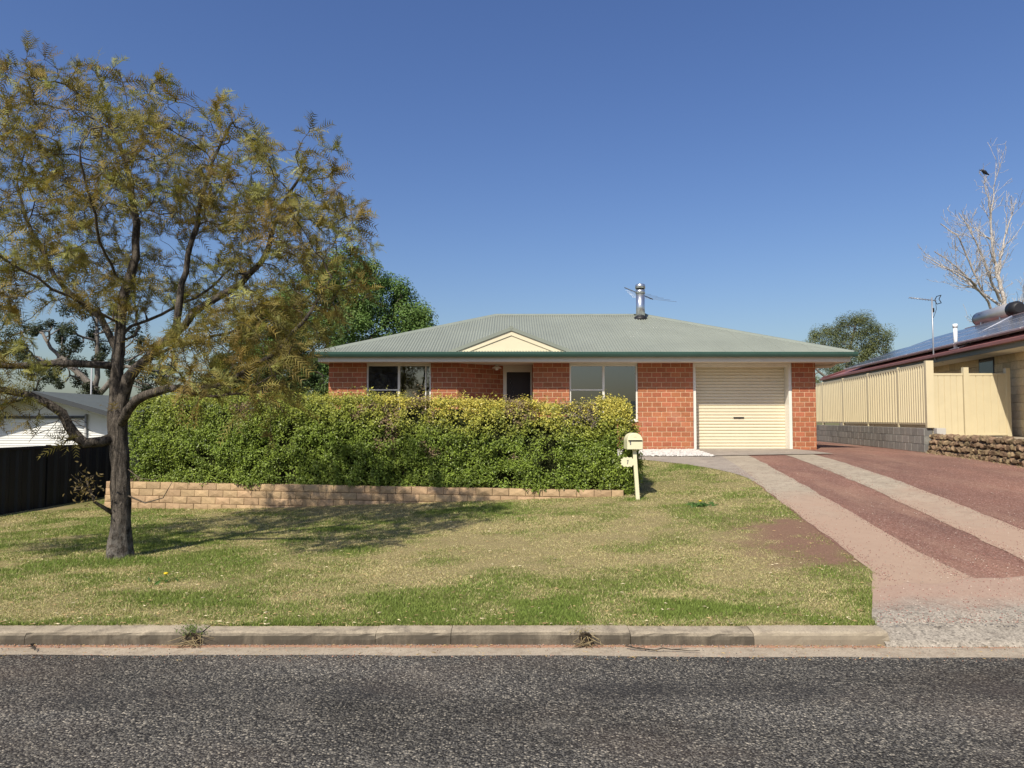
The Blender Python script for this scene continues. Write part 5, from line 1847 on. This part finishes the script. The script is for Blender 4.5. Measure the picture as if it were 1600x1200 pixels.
# pale leafless tree behind the neighbour
def build_dead_tree():
    base = Vector((26.4, 37.5, 1.0))
    root = empty('bare_tree', base, 'pale leafless tree rising behind the neighbouring roof', 'tree')
    r = np.random.default_rng(23)
    k = 37.5 / 1110
    def q(px, py, dy=0.0):
        return base + Vector(((px - 1581) * k, dy, (655 - py) * k + .6))
    thick, thin = MB(), MB()
    def limb(pts, r0, r1, lvl=0, main=True):
        pp = resample(pts, .3)
        pp = [p + Vector(r.normal(size=3) * .02) for p in pp]
        n = len(pp)
        rad = [r0 + (r1 - r0) * (i / (n - 1)) ** .8 for i in range(n)]
        (thick if r0 > .05 else thin).tube(pp, rad, 10 if r0 > .05 else 5, False)
        if lvl > 2: return
        m = int(n * (.5, .6, .55)[lvl])
        for _ in range(m):
            i = int(r.integers(n // 4, n - 1))
            t = (pp[min(n - 1, i + 1)] - pp[i - 1]).normalized()
            d = (t * r.uniform(.5, 1.0) + Vector(r.normal(size=3) * .55) + Vector((0, 0, .25))).normalized()
            L = r.uniform(.35, 1.0) * (1.9, 1.1, .6)[lvl]
            p0 = pp[i]
            mid = p0 + d * L * .5 + Vector(r.normal(size=3) * .06)
            limb([p0, mid, p0 + d * L + Vector((0, 0, .15 * L))], min(rad[i] * .55, (.05, .026, .016)[lvl]), .009, lvl + 1)
    limb([base, base + Vector((0, 0, 3)), q(1576, 488), q(1572, 440, .2), q(1564, 395, .2), q(1559, 350, .1), q(1563, 300), q(1567, 262)], .24, .012)
    limb([q(1559, 345, .1), q(1549, 310, -.3), q(1541, 285, -.4), q(1542, 275, -.4)], .05, .010, 1)
    limb([q(1570, 435, .2), q(1580, 390, .4), q(1590, 360, .5), q(1601, 330, .5), q(1612, 300, .6)], .09, .012)
    limb([q(1572, 472, .1), q(1545, 440, -.5), q(1520, 395, -.9), q(1500, 355, -1.0), q(1488, 337, -1)], .085, .020)
    limb([q(1575, 480, .1), q(1540, 445, .6), q(1510, 415, 1.0), q(1490, 400, 1.2), q(1472, 391, 1.2)], .075, .018)
    limb([q(1566, 408, .2), q(1548, 395, -.4), q(1537, 375, -.6), q(1520, 360, -.7)], .045, .010, 1)
    limb([q(1558, 370, .1), q(1540, 350, .4), q(1525, 343, .6), q(1508, 335, .7)], .04, .010, 1)
    limb([base + Vector((0, 0, 2.4)), q(1540, 495, -.8), q(1515, 460, -1.3), q(1485, 410, -1.7), q(1465, 380, -2), q(1440, 362, -2)], .11, .022)
    limb([q(1520, 468, -1.2), q(1490, 450, -1.8), q(1460, 430, -2.2), q(1424, 408, -2.4)], .07, .020)
    limb([q(1497, 457, -1.7), q(1470, 445, -2.4), q(1428, 430, -2.6)], .055, .018)
    limb([q(1577, 500), q(1610, 480, .5), q(1640, 450, .8), q(1660, 410, .9)], .09, .012)
    mb = m_bark('pale_dead_bark', (.26, .225, .195), (.62, .575, .52))
    thick.build('trunk', mb, root)
    tag(thin.build('branches', mb, root), kind='stuff')
build_dead_tree()

def build_bird():
    k = 37.5 / 1110
    p = Vector((26.4 + (1541.5 - 1581) * k, 37.1, 1.6 + (655 - 273.5) * k + .12))
    root = empty('bird', p, 'small dark bird perched on top twig of the bare tree', 'bird')
    m = plain('black_feathers', (.02, .02, .025), 0.6, 0.3)
    mb = MB(); mb.tube([p + Vector(v) for v in ((-.20, 0, .16), (-.15, 0, .20), (-.08, 0, .17), (.02, 0, .09), (.14, 0, .0), (.26, 0, -.06))], [.02, .055, .07, .10, .055, .02], 10)
    mb.build('body', m, root)
    mb = MB(); mb.tube([p + Vector((-.19, 0, .19)), p + Vector((-.28, 0, .18))], [.018, .003], 6); mb.build('beak', m, root)
    mb = MB(); mb.tube([p + Vector((.02, 0, .02)), p + Vector((.02, 0, -.10))], .008, 5); mb.build('leg', m, root)
build_bird()

# ------------------------------------------------------------------ lawn grass, blade by blade
def build_grass():
    r = np.random.default_rng(5)
    N = 1500000
    y = 5.355 + (17.3 - 5.355) * r.random(N) ** 1.25
    x = (r.random(N) * 2 - 1) * (0.76 * y + 0.8)
    lr = np.interp(y, np.linspace(5.3, 17.4, 122), [lawn_right(v) for v in np.linspace(5.3, 17.4, 122)])
    keep = x < lr - 0.01 + 0.05 * (r.random(N) - .4)
    wy = WL0.y + (x - WL0.x) * (WL1.y - WL0.y) / (WL1.x - WL0.x)
    keep &= ~((x > WL0.x - .15) & (x < 1.9) & (y > wy - .03)) & ~((x >= 1.9) & (x < 2.05) & (y > 12.0))
    keep &= ~((x < -8.4) & (y > 13.5)) & (x > -10.6)
    keep &= np.hypot(x + 4.5, y - 8.25) > .16
    x, y = x[keep], y[keep]
    g, b = lawn_state(x, y)
    thin = fbm(x, y, 6.0, 17, 3)
    keep = r.random(len(x)) > (b * .8 * (.4 + 1.1 * thin) + .35 * (1 - g) * np.clip((thin - .35) * 2.2, 0, 1))
    x, y, g, b = x[keep], y[keep], g[keep], b[keep]
    n = len(x)
    z = H(x, y) - .004
    tuft = fbm(x, y, 9.0, 23, 3)
    kerbside = np.exp(-((y - 5.45) / .12) ** 2)
    h = (.010 + .018 * r.random(n)) * (.6 + .7 * g) * (.45 + 1.1 * tuft) * (1 + .1 * kerbside * r.random(n)) * (1 - .5 * b)
    tr = np.exp(-(np.hypot(x + 4.5, y - 8.2) / .28) ** 2)
    h *= 1 + 1.3 * tr
    a = r.random(n) * 2 * np.pi
    lean = r.normal(size=(n, 2)) * (.5 + .4 * (1 - g))[:, None] * h[:, None]
    w = .0018 + .0022 * r.random(n)
    w *= 1 + (y - 5.3) * .10
    dx, dy = np.cos(a) * w, np.sin(a) * w
    V = np.empty((n, 3, 3), np.float32)
    V[:, 0] = np.column_stack([x - dx, y - dy, z]); V[:, 1] = np.column_stack([x + dx, y + dy, z])
    V[:, 2] = np.column_stack([x + lean[:, 0], y + lean[:, 1], z + h])
    isgreen = r.random(n) < np.clip(g * .9 + .14, 0, 1)
    green = np.array([.215, .27, .065]); dry = np.array([.55, .475, .245])
    C = np.where(isgreen[:, None], green, dry) * r.uniform(.45, 1.45, (n, 1))
    lush = np.clip(fbm(x, y, .9, 29, 3) * 2 - .75, 0, 1)[:, None]
    C = np.where(isgreen[:, None], C * (1 - .3 * lush) + np.array([.12, .25, .03]) * .3 * lush, C)
    o = np_mesh('grass', V.reshape(-1, 3), np.arange(3 * n).reshape(-1, 3), attr_leaf('grass_blade', .25, .6, .15), colors=np.repeat(C, 3, 0))
    tag(o, 'short patchy lawn grass, partly green and partly dry', 'grass', kind='stuff')
    print('grass blades', n)
build_grass()

# ------------------------------------------------------------------ kerb weeds and litter
def weed(name, x, label, seed, green):
    r = np.random.default_rng(seed)
    o = Vector((x, kerb_y(x) - .01, -.01))
    root = empty(name, o, label, 'weed', None)
    S = .72
    mroot = m_bark('dry_root', (.02, .016, .012), (.10, .075, .05))
    mb = MB()
    c = o + Vector((0, .0, .075))
    for k in range(46):
        a = r.uniform(0, 6.28); rad = r.uniform(.025, .06)
        pts = [c + Vector((rad * math.cos(a + t) * 1.1, -.02 + r.normal() * .008 - .012 * math.sin(t * 2), rad * math.sin(a + t) * .8)) for t in np.linspace(0, r.uniform(1.0, 2.6), 6)]
        mb.tube(pts, .0028, 4, False)
    for k in range(14):
        a = r.uniform(-1, 1)
        mb.tube([c, c + Vector((a * .06, -.05, -.05)), c + Vector((a * .14, -.08 - r.random() * .04, -.082))], [.005, .004, .0015], 4, False)
    mb.build('roots', mroot, root)
    mb = MB()
    for k in range(16):
        mb.tube([o + Vector((r.normal() * .03, .03, .10)), o + Vector((r.normal() * .09, -.03 - r.random() * .05, .05 + r.normal() * .02)), o + Vector((r.normal() * .12, -.06 - r.random() * .06, .005))], [.0028, .002, .001], 3, False)
    mb.build('dry_stalks', plain('dry_stalk', (.42, .33, .18), .9, .1), root)
    n = 260 if green else 70
    P = np.array(o) + np.array([-.02, .02, .14]) + r.normal(size=(n, 3)) * np.array([.06, .03, .035])
    colr = np.array([.13, .19, .04]) if green else np.array([.30, .25, .12])
    root.scale = (S, S, S)
    leaf_mesh('leaves', P, r.normal(size=(n, 3)) + np.array([0, -.5, .5]), .035, colr * r.uniform(.6, 1.3, (n, 1)), M_leaf, root, .2, r)
weed('kerb_weed', (315 - 800) / 1110 * 5.25, 'green topped weed with roots growing out of the kerb', 41, True)
weed('kerb_weed', (912 - 800) / 1110 * 5.2, 'dry dark root ball hanging over the kerb face', 43, False)
def twig(x0, y0, x1, y1, label, seed):
    r = np.random.default_rng(seed)
    pts = [Vector((x0 + (x1 - x0) * t, y0 + (y1 - y0) * t + r.normal() * .012, .0 + abs(r.normal()) * .004)) for t in np.linspace(0, 1, 9)]
    mb = MB(); mb.tube(pts, [.006 - .0005 * i for i in range(9)], 5)
    for k in range(5):
        p = pts[1 + k]; mb.tube([p, p + Vector((r.normal() * .06, r.normal() * .03, .01))], [.003, .001], 4)
    tag(mb.build('twig', W_dark), label, 'twig')
twig(.80, 5.06, 1.30, 5.0, 'thin dark twig lying in the gutter right of the dry root ball', 3)
twig(-3.42, 5.14, -3.30, 5.02, 'short forked twig hanging over the kerb at far left', 4)
# dandelion near the letterbox
def dandelion(x, y, label, n=90):
    z = Hs(x, y)
    root = empty('dandelion', (x, y, z), label, 'flower')
    r = np.random.default_rng(int(x * 100) & 255)
    P = np.array([x, y, z + .02]) + r.normal(size=(n, 3)) * np.array([.10, .10, .01])
    leaf_mesh('leaves', P, r.normal(size=(n, 3)) * .4 + np.array([0, -.3, 1]), .09, np.array([.07, .14, .03]) * r.uniform(.6, 1.3, (n, 1)), M_leaf, root, .35, r)
    mb = MB(); mb.tube([(x, y, z), (x + .01, y, z + .07)], .003, 4); mb.build('stem', plain('flower_stem', (.16, .22, .06), .7, .2), root)
    mb = MB(); mb.tube([(x + .01, y, z + .065), (x + .01, y, z + .08), (x + .01, y, z + .085)], [.012, .024, .012], 10); mb.build('flower_head', plain('yellow_petals', (.75, .55, .03), .6, .2), root)
dandelion(2.78, 10.6, 'single yellow dandelion in green patch near the drive')
dandelion(-3.33, 6.9, 'small yellow dandelion in the grass below the street tree', 6)

# loose chips, silt lumps and leaf litter along the channel and the foot of the kerb
def build_litter():
    r = np.random.default_rng(77)
    V, F, C = [], [], []
    tet = np.array([[1, 0, -.3], [-.5, .85, -.3], [-.5, -.85, -.3], [0, 0, .8]])
    n = 5200
    for k in range(n):
        x = r.uniform(-4.6, 4.2)
        u = r.random()
        if u < .45: y = kerb_y(x) - abs(r.normal()) * .03
        elif u < .8: y = road_edge(x) + r.normal() * .05
        else: y = r.uniform(road_edge(x), kerb_y(x))
        if y > kerb_y(x) - .003: continue
        s = r.uniform(.002, .0065) * (1.6 if r.random() < .06 else 1)
        z = (.0 if y < road_edge(x) else -.016) + s * .3
        a = r.uniform(0, 6.28)
        M = np.array([[math.cos(a), -math.sin(a), 0], [math.sin(a), math.cos(a), 0], [0, 0, 1]])
        leaf = r.random() < .12
        sc = np.array([2.6, .8, .5]) if leaf else np.array([1, r.uniform(.6, 1), r.uniform(.6, 1)])
        b = len(V)
        V += [tuple(np.array([x, y, z]) + M @ (t * sc * s)) for t in tet]
        F += [(b, b + 1, b + 3), (b + 1, b + 2, b + 3), (b + 2, b, b + 3)]
        c = np.array([.36, .26, .12]) if leaf else (np.array([.34, .19, .13]) if r.random() < .4 else np.array([.26, .24, .21]))
        C += [c * r.uniform(.4, 1.4)] * 4
    g = G('litter')
    g.fin(g.attr('Col'), .9, .1)
    o = np_mesh('gutter_litter', V, F, g.m, colors=np.array(C))
    tag(o, 'loose chips and dry leaf litter along the gutter', 'litter', kind='stuff')
    # loose stones and leaf bits on the drive, apron and lawn
    V, F, C, XY = [], [], [], []
    for k in range(13000):
        y = 5.35 + 9 * r.random() ** 1.8
        u = r.random()
        if k > 5200:                             # stones spilt over the edges of the wheel strips
            x = strip_x(y, (4.88, 5.58, 6.45, 7.12)[k % 4]) + r.normal() * .07
            if x < lawn_right(y) or y < 6.5: continue
            c = np.array([.22, .13, .105]); off = .009; sc = np.array([1, r.uniform(.6, 1), .8]); s = r.uniform(.004, .010)
        elif u < .75:
            x = r.uniform(lawn_right(y) + .02, min(.8 * y, fence_x(y)) + .2)
            c = np.array([.26, .13, .105]) if r.random() < .7 else np.array([.40, .34, .28])
            off = .022 if y < 7.3 else .013
            sc = np.array([1, r.uniform(.6, 1), .8]); s = r.uniform(.003, .009)
        else:
            x = r.uniform(-.74 * y, lawn_right(y) - .05)
            if y > wall_y(x) - .1: continue
            c = np.array([.34, .24, .12]) if r.random() < .7 else np.array([.55, .47, .30]); off = .016
            sc = np.array([2.4, .7, .5]); s = r.uniform(.006, .013)
        XY.append((x, y)); z = off
        a = r.uniform(0, 6.28)
        M = np.array([[math.cos(a), -math.sin(a), 0], [math.sin(a), math.cos(a), 0], [0, 0, 1]])
        b = len(V)
        V += [tuple(np.array([x, y, z]) + M @ (t * sc * s)) for t in tet]
        F += [(b, b + 1, b + 3), (b + 1, b + 2, b + 3), (b + 2, b, b + 3)]
        C += [c * r.uniform(.5, 1.4)] * 4
    XY = np.array(XY); V = np.array(V); V[:, 2] += np.repeat(H(XY[:, 0], XY[:, 1]), 4)
    o = np_mesh('loose_stones', V, F, g.m, colors=np.array(C))
    tag(o, 'loose red stones on the drive and fallen leaf bits on the lawn', 'stones', kind='stuff')
build_litter()

# one faint flat cloud low over the neighbour's roof
def build_cloud():
    g = G('thin_cloud_vapour')
    g.t.nodes.remove(g.b)
    p = g.pos()
    n = g.noise(g.scale(p, (.035, .035, .12)), 1.0, 4, .6)
    pv = g.n('ShaderNodeVolumePrincipled', {'Color': (1, .97, .95, 1), 'Anisotropy': .2, 'Density': g.math('MULTIPLY', g.ramp(n, [(0.36, 0.0), (0.62, 1.0)]), .016)})
    g.t.links.new(pv.outputs[0], g.out.inputs['Volume'])
    mb = MB()
    r = np.random.default_rng(8)
    c = Vector((523, 900, 118))
    V, F = [], []
    nu, nv = 24, 10
    for i in range(nv + 1):
        th = math.pi * i / nv
        for j in range(nu):
            ph = 2 * math.pi * j / nu
            k = .85 + .3 * float(vnoise(j * .9, i * .8, 1.0, 3))
            V.append((c.x + 33 * k * math.sin(th) * math.cos(ph), c.y + 20 * k * math.sin(th) * math.sin(ph), c.z + 6.0 * math.cos(th)))
    for i in range(nv):
        for j in range(nu):
            F.append((i * nu + j, i * nu + (j + 1) % nu, (i + 1) * nu + (j + 1) % nu, (i + 1) * nu + j))
    o = MB().add(V, F).build('cloud', g.m)
    tag(o, 'small faint cloud low in the sky above the neighbouring roof', 'cloud', kind='stuff')
build_cloud()
